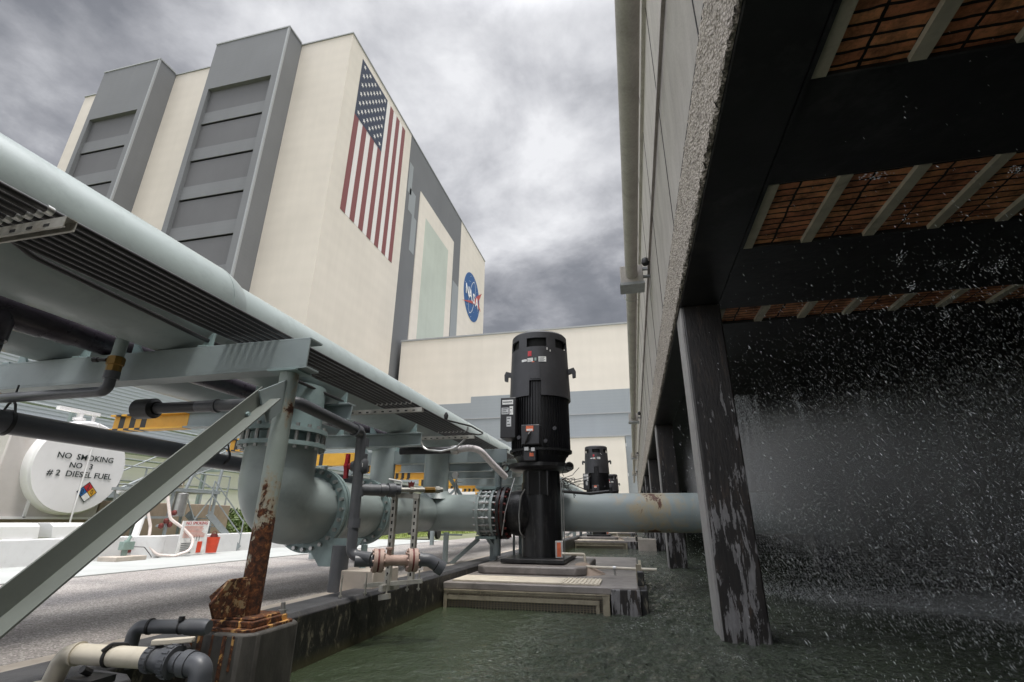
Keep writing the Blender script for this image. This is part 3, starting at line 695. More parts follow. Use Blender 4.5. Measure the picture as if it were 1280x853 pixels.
# knee brace: steel angle running from the post head down towards the camera
def angle(a,b,w,mat,name,parent,t=.009,flip=1):
    a=Vector(a);b=Vector(b);d=(b-a).normalized(); u=V(1,0,0)*flip; v=u.cross(d).normalized()
    if v.z<0: v=-v
    h=MB(); 
    h._bar(a+v*(w/2),b+v*(w/2),u*(t/2),v*(w/2),0)
    h._bar(a+u*(w/2)+v*(t/2),b+u*(w/2)+v*(t/2),u*(w/2),v*(t/2)*1.001,0)
    return h.build(name,mat,parent,bevel=.0015)
br=angle((-2.03,2.36,1.27),(-2.03,.78,-.245),.092,'brace','brace',rk)
c=MB(); c.lathe((-2.025,2.31,1.245),(1,0,0),[(0,.013),(.016,.013)],6); c.lathe((-2.025,2.22,1.16),(1,0,0),[(0,.013),(.016,.013)],6); c.build('bolt_head','flange',br)
g_=MB(); g_.prism([(2.26,1.30),(2.465,1.42),(2.465,1.22),(2.36,1.14)],(-2.008,0,0),(0,1,0),(0,0,1),-.01); g_.build('gusset_plate','steel',rk)
g_=MB(); g_.prism([(2.43,.15),(2.48,.15),(2.48,.33),(2.34,.33),(2.24,.23),(2.28,.16)],(-2.05,0,0),(0,1,0),(0,0,1),.014); gp=g_.build('rusty_gusset','rust',rk,bevel=.003)
g_=MB(); g_.prism([(-2.08,.148),(-1.995,.148),(-1.995,.325),(-2.13,.315),(-2.225,.235),(-2.16,.155)],(0,2.44,0),(1,0,0),(0,0,1),.015); g_.build('rusty_gusset','rust',rk,bevel=.003)
# base plates
g_=MB(); g_.box(-2.17,-1.90,2.39,2.66,.105,.135); g_.box(-2.15,-1.92,2.41,2.64,.135,.146); bp=g_.build('base_plate','rust_base',rk,bevel=.006)
g_=MB(); 
for x,y in ((-1.925,2.64),(-2.14,2.64)): g_.lathe((x,y,.13),(0,0,1),[(0,.022),(.025,.022),(.026,.012),(.06,.012)],6)
g_.build('anchor_bolt','silver',rk)
# pedestal
def octo(cx,cy,a,b,c): return [(cx-a+c,cy-b),(cx+a-c,cy-b),(cx+a,cy-b+c),(cx+a,cy+b-c),(cx+a-c,cy+b),(cx-a+c,cy+b),(cx-a,cy+b-c),(cx-a,cy-b+c)]
pd=MB(); pd.prism(octo(-2.04,2.52,.205,.21,.06),(0,0,-1),(1,0,0),(0,1,0),1.095)
pd.build('post_pedestal','pedestal',bevel=.012,label='black and pale chamfered concrete pedestal under the rusted rack post',cat='pedestal')
rd=MB()
for (a,wd,ln) in ((-2.17,.018,.20),(-2.12,.03,.34),(-2.05,.012,.12),(-1.98,.022,.26),(-1.93,.014,.15)):
    rd.box(a-wd/2,a+wd/2,2.308,2.3095,.09-ln,.088)
rd.build('rust_drips','rust_base',rk)
gt=MB(); gt.prism(octo(-2.04,2.52,.17,.175,.03),(0,0,.094),(1,0,0),(0,1,0),.012); gt.build('grout_pad','rust_base',rk)
# saddles under the two big pipes
def saddle(x,y):
    h=MB()
    for s in (-1,1):
        h.box(x+s*.335-.035,x+s*.335+.035,y-.06,y+.06,BT+.001,BT+.012)
        h.prism([(0,0),(-s*.10,0),(-s*.02,.10),(s*.0,.12)] if s<0 else [(-.10,0),(0,0),(0,.12),(-.02,.10)],(x+s*.335,y+.03,BT+.012),(1,0,0),(0,0,1),.02)
    h.each('saddle','flange',rk)
PA=-3.04; PB=-4.12; PR=.336
for y in frames[:4]+[4.2,5.9,9.35,11.0]:
    for x in (PA,PB): saddle(x,y-.0)

# ------------------------------------------------------------------ big pipes
PZ=BT+.006+PR
p=MB(); prof=[(0,PR)]
p.tube([(PA,2.55,PZ+.004),(PA,30,PZ+.004)],PR,n=56); p.tube([(PA,-6,PZ+.028),(PA,2.6,PZ+.028)],PR+.028,n=56)
pa=p.build('large_pipe','pipe',None,loc=(PA,2.52,PZ),label='large pale blue green pipe nearest the water on top of the rack',cat='pipe',group='large pipes on the rack')
for y,e_ in ((2.60,.034),(9.4,.006)):
    r=MB(); r.lathe((PA,y,PZ+(.022 if e_>.01 else 0)),(0,1,0),[(0,PR),(.0,PR+e_),(.012,PR+e_),(.10,PR+e_*.5),(.16,PR)],56,cap=False); r.build('joint_band','pipe',pa)
p=MB(); p.tube([(PB,-6,PZ),(PB,30,PZ)],PR,n=56)
pb=p.build('large_pipe','pipe',None,loc=(PB,2.52,PZ),label='large pale pipe on the road side of the rack, mostly hidden behind the first',cat='pipe',group='large pipes on the rack')
# drain on the underside of pipe A, turning to run left
d=MB(); d.tube([(-3.23,2.34,1.80),(-3.235,2.34,1.60)],.037); d.lathe((-3.23,2.34,1.84),(0,0,-1),[(0,.075),(.09,.04)],20)
dr=d.build('drain_stub','pipe',pa)
dl=thing('drain_line','black pvc drain line with brass fitting running left in front of the beam','pipe',(-3.235,2.34,1.38))
d=MB(); d.lathe((-3.235,2.34,1.615),(0,0,-1),[(0,.045),(.01,.05),(.055,.05),(.06,.043),(.10,.043)],8); d.build('brass_fitting','brass',dl)
d=MB(); d.lathe((-3.235,2.34,1.515),(0,0,-1),[(0,.045),(.05,.045),(.05,.033)],20); d.tube([(-3.235,2.34,1.49),(-3.235,2.34,1.385),(-6.5,2.34,1.385)],.033,.05); d.build('pipe','greypvc',dl)
d=MB(); d.lathe((-3.28,2.31,1.59),(-1,-.3,0),[(0,.012),(.05,.012),(.05,.018),(.08,.018)],8); d.build('valve_stem','black',dl)
# plum coloured pvc pipe lying between the big pipes
PU=thing('plum_pvc_pipe','dark plum pvc pipe with tee lying between the big pipes','pipe',(-3.57,2.5,1.79))
d=MB(); d.tube([(-3.57,-4,1.79),(-3.57,20,1.79)],.088,n=28); d.build('pipe','blackpvc',PU)
d=MB(); d.lathe((-3.57,1.66,1.79),(0,1,0),[(0,.105),(.42,.105),(.42,.096),(.60,.096),(.60,.088)],28); d.lathe((-3.57,1.83,1.79),(0,0,-1),[(0,.10),(.2,.10),(.2,.088),(1.6,.088)],24); d.build('tee','blackpvc',PU)
# conduits and the strut channels they rest on
cx=[-2.49+i*.0535 for i in range(8)]
nm=['first','second','third','fourth','fifth','sixth','seventh','eighth']
for i,x in enumerate(cx):
    c=MB(); c.tube([(x,-4,BT+.045),(x,9.2,BT+.045)],.0145,n=12); 
    for y in (.4,3.4,6.4): c.lathe((x,y,BT+.045),(0,1,0),[(0,.0175),(.09,.0175)],12)
    lab='black conduit nearest the large pipe in the row of eight' if i==0 else ('black conduit nearest the water in the row of eight' if i==7 else '%s black conduit counted from the large pipe in the row of eight'%nm[i])
    c.build('conduit','conduit',None,loc=(x,2.5,BT+.045),label=lab,cat='conduit',group='black conduits beside the large pipe')
labs=['galvanised strut rail nearest the camera under the conduits','strut rail with clips on the conduits above the grey pvc pipe','strut rail under the conduits beside the looping cable','farthest visible strut rail under the conduits by the motor']
for i,y in enumerate((1.12,4.42,6.12,7.85)):
    c=MB(); x0,x1=-2.80,-1.97; z=BT-.02; t=.0025
    c.box(x0,x1,y-.0205,y+.0205,z-.0,z+.003); c.box(x0,x1,y-.0205,y-.0175,z-.04,z); c.box(x0,x1,y+.0175,y+.0205,z-.04,z)
    c.box(x0,x1,y-.0175,y-.012,z-.04,z-.037); c.box(x0,x1,y+.012,y+.0175,z-.04,z-.037)
    s=c.build('strut_rail','strut',None,loc=(-2.4,y,z),label=labs[i],cat='strut rail',group='strut rails under the conduits')
    c=MB()
    for k in range(9): c.box(x0+.05+k*.085,x0+.078+k*.085,y-.0218,y-.0204,z-.03,z-.018)
    c.build('slots','void',s)
    c=MB()
    for x in cx: c.arc(0,0,.024,.004,-.012,.012,0,PI,8) if False else c.lathe((x,y-.012,BT+.045),(0,1,0),[(0,.019),(.024,.019)],12)
    c.build('clip','silver',s)
# thin black cable under pipe A at upper left
c=MB(); c.tube([(-2.62,.5,1.80),(-2.66,1.25,1.83),(-2.72,1.45,1.80),(-2.74,2.5,1.76),(-2.74,4.4,1.72)],.014,.3,n=10)
c.build('slack_cable','conduit',label='single slack black cable running under the near large pipe',cat='cable')
c=MB(); c.tube([(-2.45,5.0,1.765),(-2.15,5.5,1.765),(-1.98,6.0,1.77),(-1.96,6.5,1.76),(-2.05,6.6,1.755),(-2.3,6.2,1.765)],.011,.2,n=8); c.lathe((-2.14,5.5,1.765),(0,0,1),[(0,.02),(.05,.03),(.09,.012)],8)
c.build('looping_cable','conduit',label='black cable looping over the conduits near the farther strut rail',cat='cable')
# ------------------------------------------------------------------ grey pipe hung under the rack at left
gp=thing('hanging_grey_pipe','thick dark grey pvc pipe hung under the rack crossing the fuel tank','pipe',(-4.17,2.4,1.24))
d=MB(); d.tube([(-4.12,-2,1.28),(-4.17,3.9,1.22),(-4.20,4.02,1.19),(-4.17,9,1.16)],.078,.3,n=24); d.build('pipe','greypvc',gp)
for y in (2.42,4.35,7.7):
    d=MB(); d.lathe((-4.165,y,1.235),(0,1,0),[(-.012,.090),(.012,.090),(.012,.078),(-.012,.078),(-.012,.090)],28,cap=False)
    d.tube([(-4.24,y,1.27),(-4.20,y,1.36),(-4.165,y,1.39),(-4.13,y,1.36),(-4.09,y,1.27)],.008,.02,n=8); d.tube([(-4.165,y,1.38),(-4.165,y,1.50)],.006,n=8)
    d.build('hanger_ring','black',gp)
# pipe under first beam, elbow, then along to the pvc standpipe
hp=thing('pvc_standpipe','dark grey pvc pipe running under the beam then down with a red handled valve','pipe',(-2.2,3.75,.35))
d=MB(); d.tube([(-3.55,2.86,1.395),(-3.02,2.86,1.39)],.040,n=20); d.lathe((-3.56,2.86,1.395),(1,0,0),[(-.03,.075),(.12,.075),(.14,.05)],22); d.build('end_cap','black',hp)
d=MB(); d.tube([(-3.05,2.86,1.39),(-2.22,2.86,1.385),(-2.2,3.72,1.31),(-2.2,3.76,.36),(-2.03,3.78,.34)],.042,.06,n=22,seg=8)
d.build('pipe','blackpvc' if False else 'greypvc',hp)
d=MB(); d.lathe((-2.9,2.86,1.388),(1,0,0),[(0,.05),(.03,.05)],20); d.lathe((-2.2,3.60,1.32),(0,1,-.085),[(0,.052),(.07,.052)],20)
for z in (1.20,1.07,.80,.56): d.lathe((-2.2,3.757,z),(0,0,1),[(0,.050),(.07,.050)],22)
d.each('coupling','greypvc',hp)
d=MB(); d.lathe((-2.2,3.757,.98),(0,0,1),[(0,.05),(.02,.062),(.10,.062),(.12,.05)],22); d.lathe((-2.2,3.757,1.04),(-1,-.2,0),[(0,.04),(.075,.04),(.078,.03)],16); d.build('valve_body','greypvc',hp)
d=MB(); d.prism([(-.012,-.10),(.012,-.10),(.016,-.03),(.03,0),(.016,.03),(.012,.10),(-.012,.10),(-.016,.03),(-.03,0),(-.016,-.03)],(-2.295,3.73,1.04),(0,1,0),(0,0,1),-.03); d.lathe((-2.27,3.74,1.04),(-1,-.2,0),[(0,.026),(.03,.026)],12)
d.build('valve_handle','red',hp)
d=MB(); d.box(-2.175,-2.155,3.712,3.714,1.03,1.06); d.build('valve_tag','label',hp)
# small branch assembly on top of the strut stand
sb=thing('branch_line','small grey union and galvanised branch line resting on the strut stand','pipe',(-2.15,4.2,.82))
yb=3.80
d=MB(); d.tube([(-2.2,yb-.03,.855),(-2.08,yb+.10,.855)],.047,n=18); d.build('tee_arm','greypvc',sb)
a_=V(-2.10,yb+.08,.855); b_=V(-1.85,yb+.36,.87); dd=(b_-a_).normalized()
d=MB(); d.lathe(a_,dd,[(0,.036),(.03,.036),(.03,.052),(.07,.056),(.07,.044),(.10,.044),(.10,.058),(.16,.058),(.17,.04),(.21,.04)],12); d.build('union','greypvc',sb)
d=MB(); d.tube([a_+dd*.2,a_+dd*.62],.021,n=14); d.lathe(a_+dd*.30,dd,[(0,.03),(.03,.03)],8); d.lathe(a_+dd*.55,dd,[(0,.03),(.04,.03)],8); d.build('branch_pipe','strut',sb)
d=MB(); d.lathe(a_+dd*.44,dd,[(0,.026),(.10,.026)],8); d.build('brass_bushing','brass',sb)
d=MB(); d.tube([a_+dd*.22+V(0,0,.02),a_+dd*.22+V(0,0,.07),a_+dd*.10+V(0,0,.09)],.008,.01,n=8); d.build('lever','label',sb)
d=MB(); d.prism([(-.02,-.015),(.02,-.015),(.03,.04),(.012,.03),(0,.045),(-.012,.03),(-.03,.04)],a_+dd*.31+V(0,0,.03),dd,(0,0,1),.01); d.build('wing_handle','redflange',sb)
# strut stand
st=thing('strut_stand','rusty slotted strut stand of two uprights bolted to the curb','stand',(-2.1,4.2,.06))
u1=V(-2.045,4.12,0); u2=V(-1.90,4.30,0)
u1=V(-2.02,4.06,0); u2=V(-1.86,4.16,0)
for uu,zb,zt in ((u1,.08,.85),(u2,.13,.84)):
    d=MB(); d.box(uu.x-.021,uu.x+.021,uu.y-.004,uu.y,zb,zt); d.box(uu.x-.021,uu.x-.018,uu.y,uu.y+.04,zb,zt); d.box(uu.x+.018,uu.x+.021,uu.y,uu.y+.04,zb,zt)
    up=d.build('upright','strut',st)
    d=MB()
    for k in range(12): d.box(uu.x-.007,uu.x+.007,uu.y-.0055,uu.y-.004,zb+.05+k*.057,zb+.077+k*.057)
    d.build('slots','void',up)
d=MB(); d.bar(u1+V(-.03,0,.825),u2+V(.03,0,.815),.04,.04); d.build('top_rail','strut',st)
d=MB(); d.bar(u1+V(-.02,-.06,.10),u1+V(.03,.14,.10),.04,.045); d.bar(V(-2.2,4.02,.115),u2+V(.10,.02,.145),.04,.03); d.bar(u1+V(-.04,-.03,.03),u1+V(.05,-.03,.045),.04,.04); d.build('foot_rail','strut',st)
d=MB()
for p_ in (V(-2.215,3.70,.0),V(-2.0,4.03,-.02),V(-1.9,4.2,-.0),V(-1.82,4.25,.0),V(-2.12,3.9,.0)): d.tube([p_+V(0,0,.06),p_+V(0,0,.22)],.006,n=6); d.lathe(p_+V(0,0,.07),(0,0,1),[(0,.014),(.012,.014)],6)
d.each('threaded_rod','strut',st)
# flanged valve run discharging towards the basin
fv=thing('flanged_drain_valve','dusty pink flanged valve run with angled grey spout above the curb','valve',(-1.95,4.0,.3))
a_=V(-2.15,3.74,.32); b_=V(-1.60,4.10,.315); dd=(b_-a_).normalized()
d=MB(); d.lathe(a_,dd,[(0,.045),(.12,.045),(.12,.055),(.155,.055)],20); d.build('inlet_sleeve','greypvc',fv)
d=MB(); d.lathe(a_+dd*.15,dd,[(0,.05),(.06,.06),(.12,.04),(.26,.04),(.33,.055),(.36,.055)],18); d.build('valve_body','pinkflange',fv)
for t in (.14,.185,.41,.455):
    d=MB(); d.lathe(a_+dd*t,dd,[(0,.088),(.03,.088)],26); d.bolts(a_+dd*(t-.012),dd,.070,8,.011,.054); d.build('flange','pinkflange',fv)
d=MB(); d.lathe(a_+dd*.171,dd,[(0,.084),(.013,.084)],24); d.lathe(a_+dd*.441,dd,[(0,.084),(.013,.084)],24); d.build('gasket','redflange',fv)
d=MB(); q0=a_+dd*.485; d.tube([q0,q0+dd*.10,q0+dd*.21+V(.0,-.01,-.06)],.050,.08,n=20); d.lathe(q0+dd*.0,dd,[(0,.06),(.035,.06)],20); q1=q0+dd*.17+V(0,-.01,-.04); d.lathe(q1,(dd*.11+V(0,-.01,-.06)),[(0,.056),(.06,.056)],20); d.build('spout','greypvc',fv)
d=MB(); d.tube([q0+dd*.16+V(0,-.01,-.035)]+[q0+dd*.215+V(0,-.01,-.062)],.049,n=18); d.build('spout_bore','void',fv)
d=MB(); d.lathe(a_+dd*.26+V(0,0,.03),(0,0,1),[(0,.018),(.05,.018),(.05,.03),(.065,.03)],10); d.build('stem','pinkflange',fv)
bx=MB(); bx.box(-2.64,-2.25,4.25,4.75,.0,.20); bx.build('meter_box','conc',None,loc=(-2.36,4.2,0),bevel=.008,label='low concrete box behind the flanged valve beside the curb',cat='box')

# ------------------------------------------------------------------ elbow branch from pipe A
el=thing('flanged_elbow_pipe','big pale elbow pipe dropping from the rack with bolted flanges','pipe',(-3.04,3.85,.73))
EX,EY,EZ,ER=-3.02,3.80,.71,.30
d=MB(); dirn=V(.0,1,.0).normalized()
c0=V(EX,EY,1.07); cen=V(EX,EY,EZ)
d.tube([V(EX,EY,1.26),V(EX,EY,EZ),V(EX,EY,EZ)+dirn*.55],ER,.40,n=48,seg=18)
d.build('elbow','pipe',el)
d=MB(); d.lathe((EX,EY,1.215),(0,0,1),[(0,ER),(0,ER+.065),(.035,ER+.065),(.035,ER)],48,cap=False)
d.lathe((EX,EY,1.335),(0,0,1),[(0,ER),(0,ER+.065),(.035,ER+.065),(.035,ER)],48,cap=False); d.build('flange','flange',el)
d=MB(); d.bolts((EX,EY,1.19),(0,0,1),ER+.038,20,.017,.21); d.build('stud_bolt','silver',el)
d=MB(); d.lathe((EX,EY,1.25),(0,0,1),[(0,ER-.02),(.085,ER-.02)],40); d.lathe((EX,EY,1.37),(0,0,1),[(0,ER),(.4,ER)],40); d.build('spool','flange',el)
F1=V(EX,EY,EZ)+dirn*.52
d=MB(); d.lathe(F1,dirn,[(0,ER),(0,ER+.085),(.04,ER+.085),(.04,ER)],52,cap=False); d.lathe(F1+dirn*.055,dirn,[(0,ER),(0,ER+.085),(.04,ER+.085),(.04,ER)],52,cap=False)
d.build('flange','flange',el)
d=MB(); d.bolts(F1-dirn*.035,dirn,ER+.052,24,.019,.17); d.build('flange_bolt','silver',el)
F2=F1+dirn*1.05+V(-.05,0,0)
d=MB(); d.tube([F1+dirn*.09,F2],.30,n=44,rf=lambda t:.30-.02*t); d.build('spool','pipe',el)
dir2=(V(-3.05,7.3,.73)-F2).normalized()
d=MB(); d.lathe(F2,dir2,[(0,.28),(0,.36),(.035,.36),(.035,.28)],48,cap=False); d.lathe(F2+dir2*.05,dir2,[(0,.28),(0,.36),(.035,.36),(.035,.28)],48,cap=False); d.build('flange','flange',el)
d=MB(); d.bolts(F2-dir2*.03,dir2,.325,20,.016,.14); d.build('flange_bolt','silver',el)
d=MB(); d.tube([F2+dir2*.08,V(-3.2,7.55,.73)],.28,n=40,rf=lambda t:.285-.02*t); d.build('reducer','pipe',el)
d=MB(); d.tube([(-2.62,4.3,0),(-2.62,4.3,.40)],.078,n=24); d.build('support_column','greypvc',el)
d=MB(); d.tube([(-2.50,4.5,0),(-2.50,4.5,.40)],.03,n=12); d.prism([(-.33,.46),(.30,.46),(.12,.22),(-.12,.22)],(-2.72,4.33,0),(1,0,.0),(0,0,1),.015); d.build('support_gusset','flange',el)

# ------------------------------------------------------------------ pump header across
HY,HZ,HR=7.58,.733,.268
hd=thing('header_pipe','pale blue pipe between the rack and the pump over the deck','pipe',(-2.6,HY,HZ))
d=MB(); d.tube([(-4.6,HY,HZ),(-2.28,HY,HZ)],HR,n=48); d.build('pipe','pipe',hd)
for x in (PA-.02,PB+.1):
    d=MB(); d.tube([(x,HY,HZ),(x,HY,PZ)],.20,n=32); d.lathe((x,HY,HZ+.2),(0,0,1),[(0,.30),(.12,.20)],32); d.build('riser','pipe',hd)
# restrained flexible coupling
cp=[]
d=MB(); d.lathe((-2.30,HY,HZ),(1,0,0),[(0,HR),(0,HR+.06),(.025,HR+.075),(.05,HR+.075),(.05,HR+.02),(.12,HR+.02),(.12,HR+.05),(.15,HR+.05),(.15,HR+.02),(.22,HR+.02),(.22,HR+.075),(.26,HR+.075),(.26,HR)],52); d.build('coupling','pipe',hd)
d=MB(); d.bolts((-2.33,HY,HZ),(1,0,0),HR+.048,18,.014,.34,a0=.3); d.bolts((-2.20,HY,HZ),(1,0,0),HR+.048,18,.024,.03,a0=.3); d.bolts((-2.13,HY,HZ),(1,0,0),HR+.048,18,.024,.03,a0=.3); d.build('tie_rod','silver',hd)
d=MB(); 
for s in (1,-1): d.box(-2.34,-2.02,HY-.12,HY+.12,HZ+s*(HR+.085)-.02,HZ+s*(HR+.085)+.02)
d.build('restraint_lug','flange',hd,bevel=.005)
# air valve on the header
d=MB(); d.tube([(-2.72,HY,HZ+.25),(-2.72,HY,HZ+.50)],.016,n=10); d.lathe((-2.72,HY-.02,HZ+.56),(0,-1,0),[(0,.05),(.02,.055),(.05,.05)],20); d.tube([(-2.72,HY,HZ+.46),(-2.62,HY,HZ+.46)],.012); d.build('pressure_gauge','silver',hd)
# pipe stands
d=MB(); d.tube([(-2.75,HY-.25,-.0),(-2.75,HY-.25,.45)],.04,n=16); d.tube([(-2.83,HY-.25,.42),(-2.5,HY-.25,.42)],.012,n=8); d.build('pipe_stand','steel',hd)
d=MB(); d.bar((-2.68,HY-.2,.02),(-2.32,HY,.36),.055,.055); d.build('stand_brace','steel',hd)
d=MB(); d.box(-2.17,-2.07,HY+.1,HY+.2,-.03,.46); d.box(-1.86,-1.83,HY+.3,HY+.33,-.03,.5); d.box(-1.80,-1.72,HY+.45,HY+.5,-.03,.5); d.build('pipe_stand','steel',hd)
d=MB(); d.box(-2.50,-2.3,5.95,6.02,.0,.1); d.build('curb_stub','conc',hd)

# right run into the tower
rp=thing('inlet_pipe','pale blue pipe from the pump into the cooling tower spray with rust stains','pipe',(.3,HY,HZ))
def m_rp():
    m,nt=newmat('stained_pipe_paint'); v=coords(nt)
    tc=nt.nodes.new('ShaderNodeTexCoord'); sx=nt.nodes.new('ShaderNodeSeparateXYZ'); L(nt,tc.outputs['Object'],sx.inputs[0])
    n=noise(nt,coords(nt,(1,1,.5)),6,7,.7,.6)
    # stain patch about the object's own origin, worst along the underside
    ab=N(nt,'ShaderNodeMath',operation='ABSOLUTE'); L(nt,sx.outputs[0],ab.inputs[0])
    mr=N(nt,'ShaderNodeMapRange'); L(nt,ab.outputs[0],mr.inputs[0]); mr.inputs[1].default_value=0; mr.inputs[2].default_value=.75; mr.inputs[3].default_value=.16; mr.inputs[4].default_value=-.1
    a=N(nt,'ShaderNodeMath',operation='ADD'); L(nt,n,a.inputs[0]); L(nt,mr.outputs[0],a.inputs[1])
    mz=N(nt,'ShaderNodeMapRange'); L(nt,sx.outputs[2],mz.inputs[0]); mz.inputs[1].default_value=-.22; mz.inputs[2].default_value=-.27; mz.inputs[3].default_value=0; mz.inputs[4].default_value=.10
    a2=N(nt,'ShaderNodeMath',operation='ADD'); L(nt,a.outputs[0],a2.inputs[0]); L(nt,mz.outputs[0],a2.inputs[1])
    st=ramp(nt,a2.outputs[0],[(.5,g(0)),(.68,g(.75))]).outputs[0]; rs=ramp(nt,a2.outputs[0],[(.70,g(0)),(.73,g(1))]).outputs[0]
    base=ramp(nt,noise(nt,v,1.6,5),[(.3,tuple(x*.9 for x in PIPE)),(.7,tuple(x*1.06 for x in PIPE))]).outputs[0]
    c=mixc(nt,st,base,(.46,.36,.20)); c=mixc(nt,rs,c,(.10,.035,.015))
    finish(m,nt,c,.42); return m
M['pipe_stained']=m_rp()
d=MB(); d.tube([(-1.3,HY+.42,HZ+.012),(2.75,HY+.42,HZ+.012)],HR+.012,n=48); d.build('pipe','pipe_stained',rp)

# ------------------------------------------------------------------ pump
def make_pump():
    X,Y=-1.345,HY
    p=thing('vertical_pump','','pump',(X,Y,-.03))
    d=MB(); d.box(X-.47,X+.40,Y-.62,Y+.85,.085,.135); d.build('base_plate','pump_black',p,bevel=.006)
    d=MB(); d.prism(octo(X-.02,Y+.05,.72,.95,.12),(0,0,-.029),(1,0,0),(0,1,0),.10)
    o=d.build('concrete_plinth','deck',p,bevel=.02)
    d=MB()
    d.lathe((X,Y,.135),(0,0,1),[(0,.30),(1.02,.30),(1.02,.285),(1.20,.285)],44); d.build('column','pump_black',p)
    d=MB()
    # discharge nozzle: bell that narrows from the column to the flange
    d.lathe((X-.05,Y,HZ),(-1,0,0),[(0,.20),(.2,.34),(.34,.325),(.43,.29),(.50,.285)],44)
    d.build('discharge_nozzle','pump_black',p)
    d=MB(); d.lathe((X-.56,Y,HZ),(1,0,0),[(0,.29),(0,.375),(.045,.375),(.045,.29)],44); d.lathe((X-.63,Y,HZ),(1,0,0),[(0,.29),(0,.375),(.045,.375),(.045,.29)],44); d.build('discharge_flange','pump_black',p)
    d=MB(); d.lathe((X-.585,Y,HZ),(1,0,0),[(0,.33),(.026,.33)],40); d.bolts((X-.65,Y,HZ),(1,0,0),.34,18,.019,.17); d.build('flange_bolt','redflange',p)
    # motor stand window with dark opening
    d=MB(); d.box(X-.14,X+.14,Y-.305,Y-.20,.98,1.30); d.build('window_opening','void',p)
    d=MB(); d.box(X-.155,X-.135,Y-.315,Y-.2,.97,1.31); d.box(X+.135,X+.155,Y-.315,Y-.2,.97,1.31); d.box(X+.02,X+.035,Y-.31,Y-.2,.98,1.30); d.build('window_frame','pump_black',p)
    d=MB(); d.lathe((X,Y,1.0),(0,0,1),[(0,.06),(.25,.06),(.3,.1)],16); d.build('shaft_seal','silver',p)
    d=MB(); d.lathe((X,Y,1.325),(0,0,1),[(0,.42),(.03,.47),(.05,.50),(.10,.50),(.10,.42)],48); d.build('motor_flange','pump_black',p)
    d=MB()
    for a in (-.55,PI+.35,1.6): 
        cxx,cyy=X+.55*math.cos(a),Y+.55*math.sin(a)
        d.tube([(cxx+.055*math.cos(t),cyy,1.37+.055*math.sin(t)) for t in [i*PI/8 for i in range(17)]],.013,n=8)
    d.build('lifting_eye','pump_black',p)
    # motor body
    d=MB(); d.lathe((X,Y,1.43),(0,0,1),[(0,.36),(.06,.38),(.14,.415),(.25,.43),(1.26,.43)],48); mb_=d.build('motor_body','motor_fin',p)
    d=MB(); nf=64
    for k in range(nf):
        a=2*PI*k/nf; c,s=math.cos(a),math.sin(a)
        d.prism([(.37,1.52),(.42,1.55),(.462,1.66),(.455,2.64),(.42,2.66)],(X,Y,0),(c,s,0),(0,0,1),.010)
    d.build('cooling_fins','motor_fin',mb_)
    # lower bell ribs wider band
    d=MB(); d.arc(X,Y,.485,.02,1.60,1.635,0,2*PI,48); d.build('rib_band','motor_fin',mb_)
    # cap shell with notch facing the basin side
    na=-PI/2+.02; hw=.19
    d=MB(); R0,R1=.492,.452
    def RR(z): return R0+(R1-R0)*(z-2.42)/(3.5-2.42)
    d.arc(X,Y,RR(2.42),.03,2.42,2.66,na+hw,na-hw+2*PI,44,0,RR(2.66))
    d.arc(X,Y,RR(2.66),.03,2.66,3.22,0,2*PI,48,0,RR(3.22))
    zs=[3.22,3.37,3.50]
    d.arc(X,Y,RR(3.37),.03,3.37,3.47,0,2*PI,48,0,RR(3.47))
    ns=6
    for k in range(ns):
        a=-PI/2-.62+k*2*PI/ns; d.arc(X,Y,RR(3.22),.03,3.22,3.37,a,a+.34,6,0,RR(3.37))
    d.lathe((X,Y,3.47),(0,0,1),[(-.0,RR(3.47)),(.025,RR(3.47)-.02),(.04,RR(3.47)-.08),(.05,.1)],48)
    cap=d.build('motor_cap','motor',p)
    d=MB(); d.lathe((X,Y,3.18),(0,0,1),[(0,.40),(.28,.40)],36); d.build('vent_core','void',cap)
    d=MB(); d.arc(X,Y,RR(2.7)+.003,.01,2.66,3.05,na+hw+.0,na+hw+.018,2,0,RR(3.05)+.003); d.arc(X,Y,RR(2.7)+.012,.014,2.68,2.95,na-hw+.03,na+hw-.03,6,0,RR(2.95)+.012); d.build('cover_plate','motor',cap)
    # lifting lugs
    for s in (-1,1):
        d=MB(); d.prism([(0,0),(.10,.03),(.13,-.03),(.125,-.13),(.075,-.14),(.07,-.06),(.0,-.08)] if s>0 else [(0,-.08),(-.07,-.06),(-.075,-.14),(-.125,-.13),(-.13,-.03),(-.10,.03),(0,0)],(X+s*.465,Y-.03,2.93),(1,0,0),(0,0,1),-.06); d.build('lifting_lug','motor',cap)
    # stickers
    def st(a,z,w,h,mat,col=cap,dr=.004,lines=0):
        r=RR(z)+dr; q=MB(); da=w/2/r; q.arc(X,Y,RR(z-h/2)+dr,.004,z-h/2,z+h/2,a-da,a+da,4,0,RR(z+h/2)+dr); s=q.build('sticker',mat,col)
        if lines:
            q=MB()
            for i in range(lines):
                zz=z+h/2-(i+.7)*h/(lines+.4); q.arc(X,Y,RR(zz)+dr+.002,.003,zz-h*.03,zz+h*.03,a-da*.8,a+da*(.7-.25*(i%2)),4)
            q.build('print_lines','text',s)
    st(na-.30+.12,3.10,.062,.085,'red'); st(na-.38,2.995,.09,.035,'label',lines=1); st(na-.16,2.995,.09,.06,'label',lines=2); st(na+.02,3.0,.03,.05,'green_grey'); st(na+.25,3.0,.12,.085,'label',lines=4); st(na-.06,2.955,.04,.022,'orange_warn')
    st(na+.42,3.21-.03,.012,.04,'label'); st(na+.53,3.15,.012,.03,'label')
    q=MB(); q.box(X-.10,X-.08,Y-.484,Y-.482,3.08,3.12); 
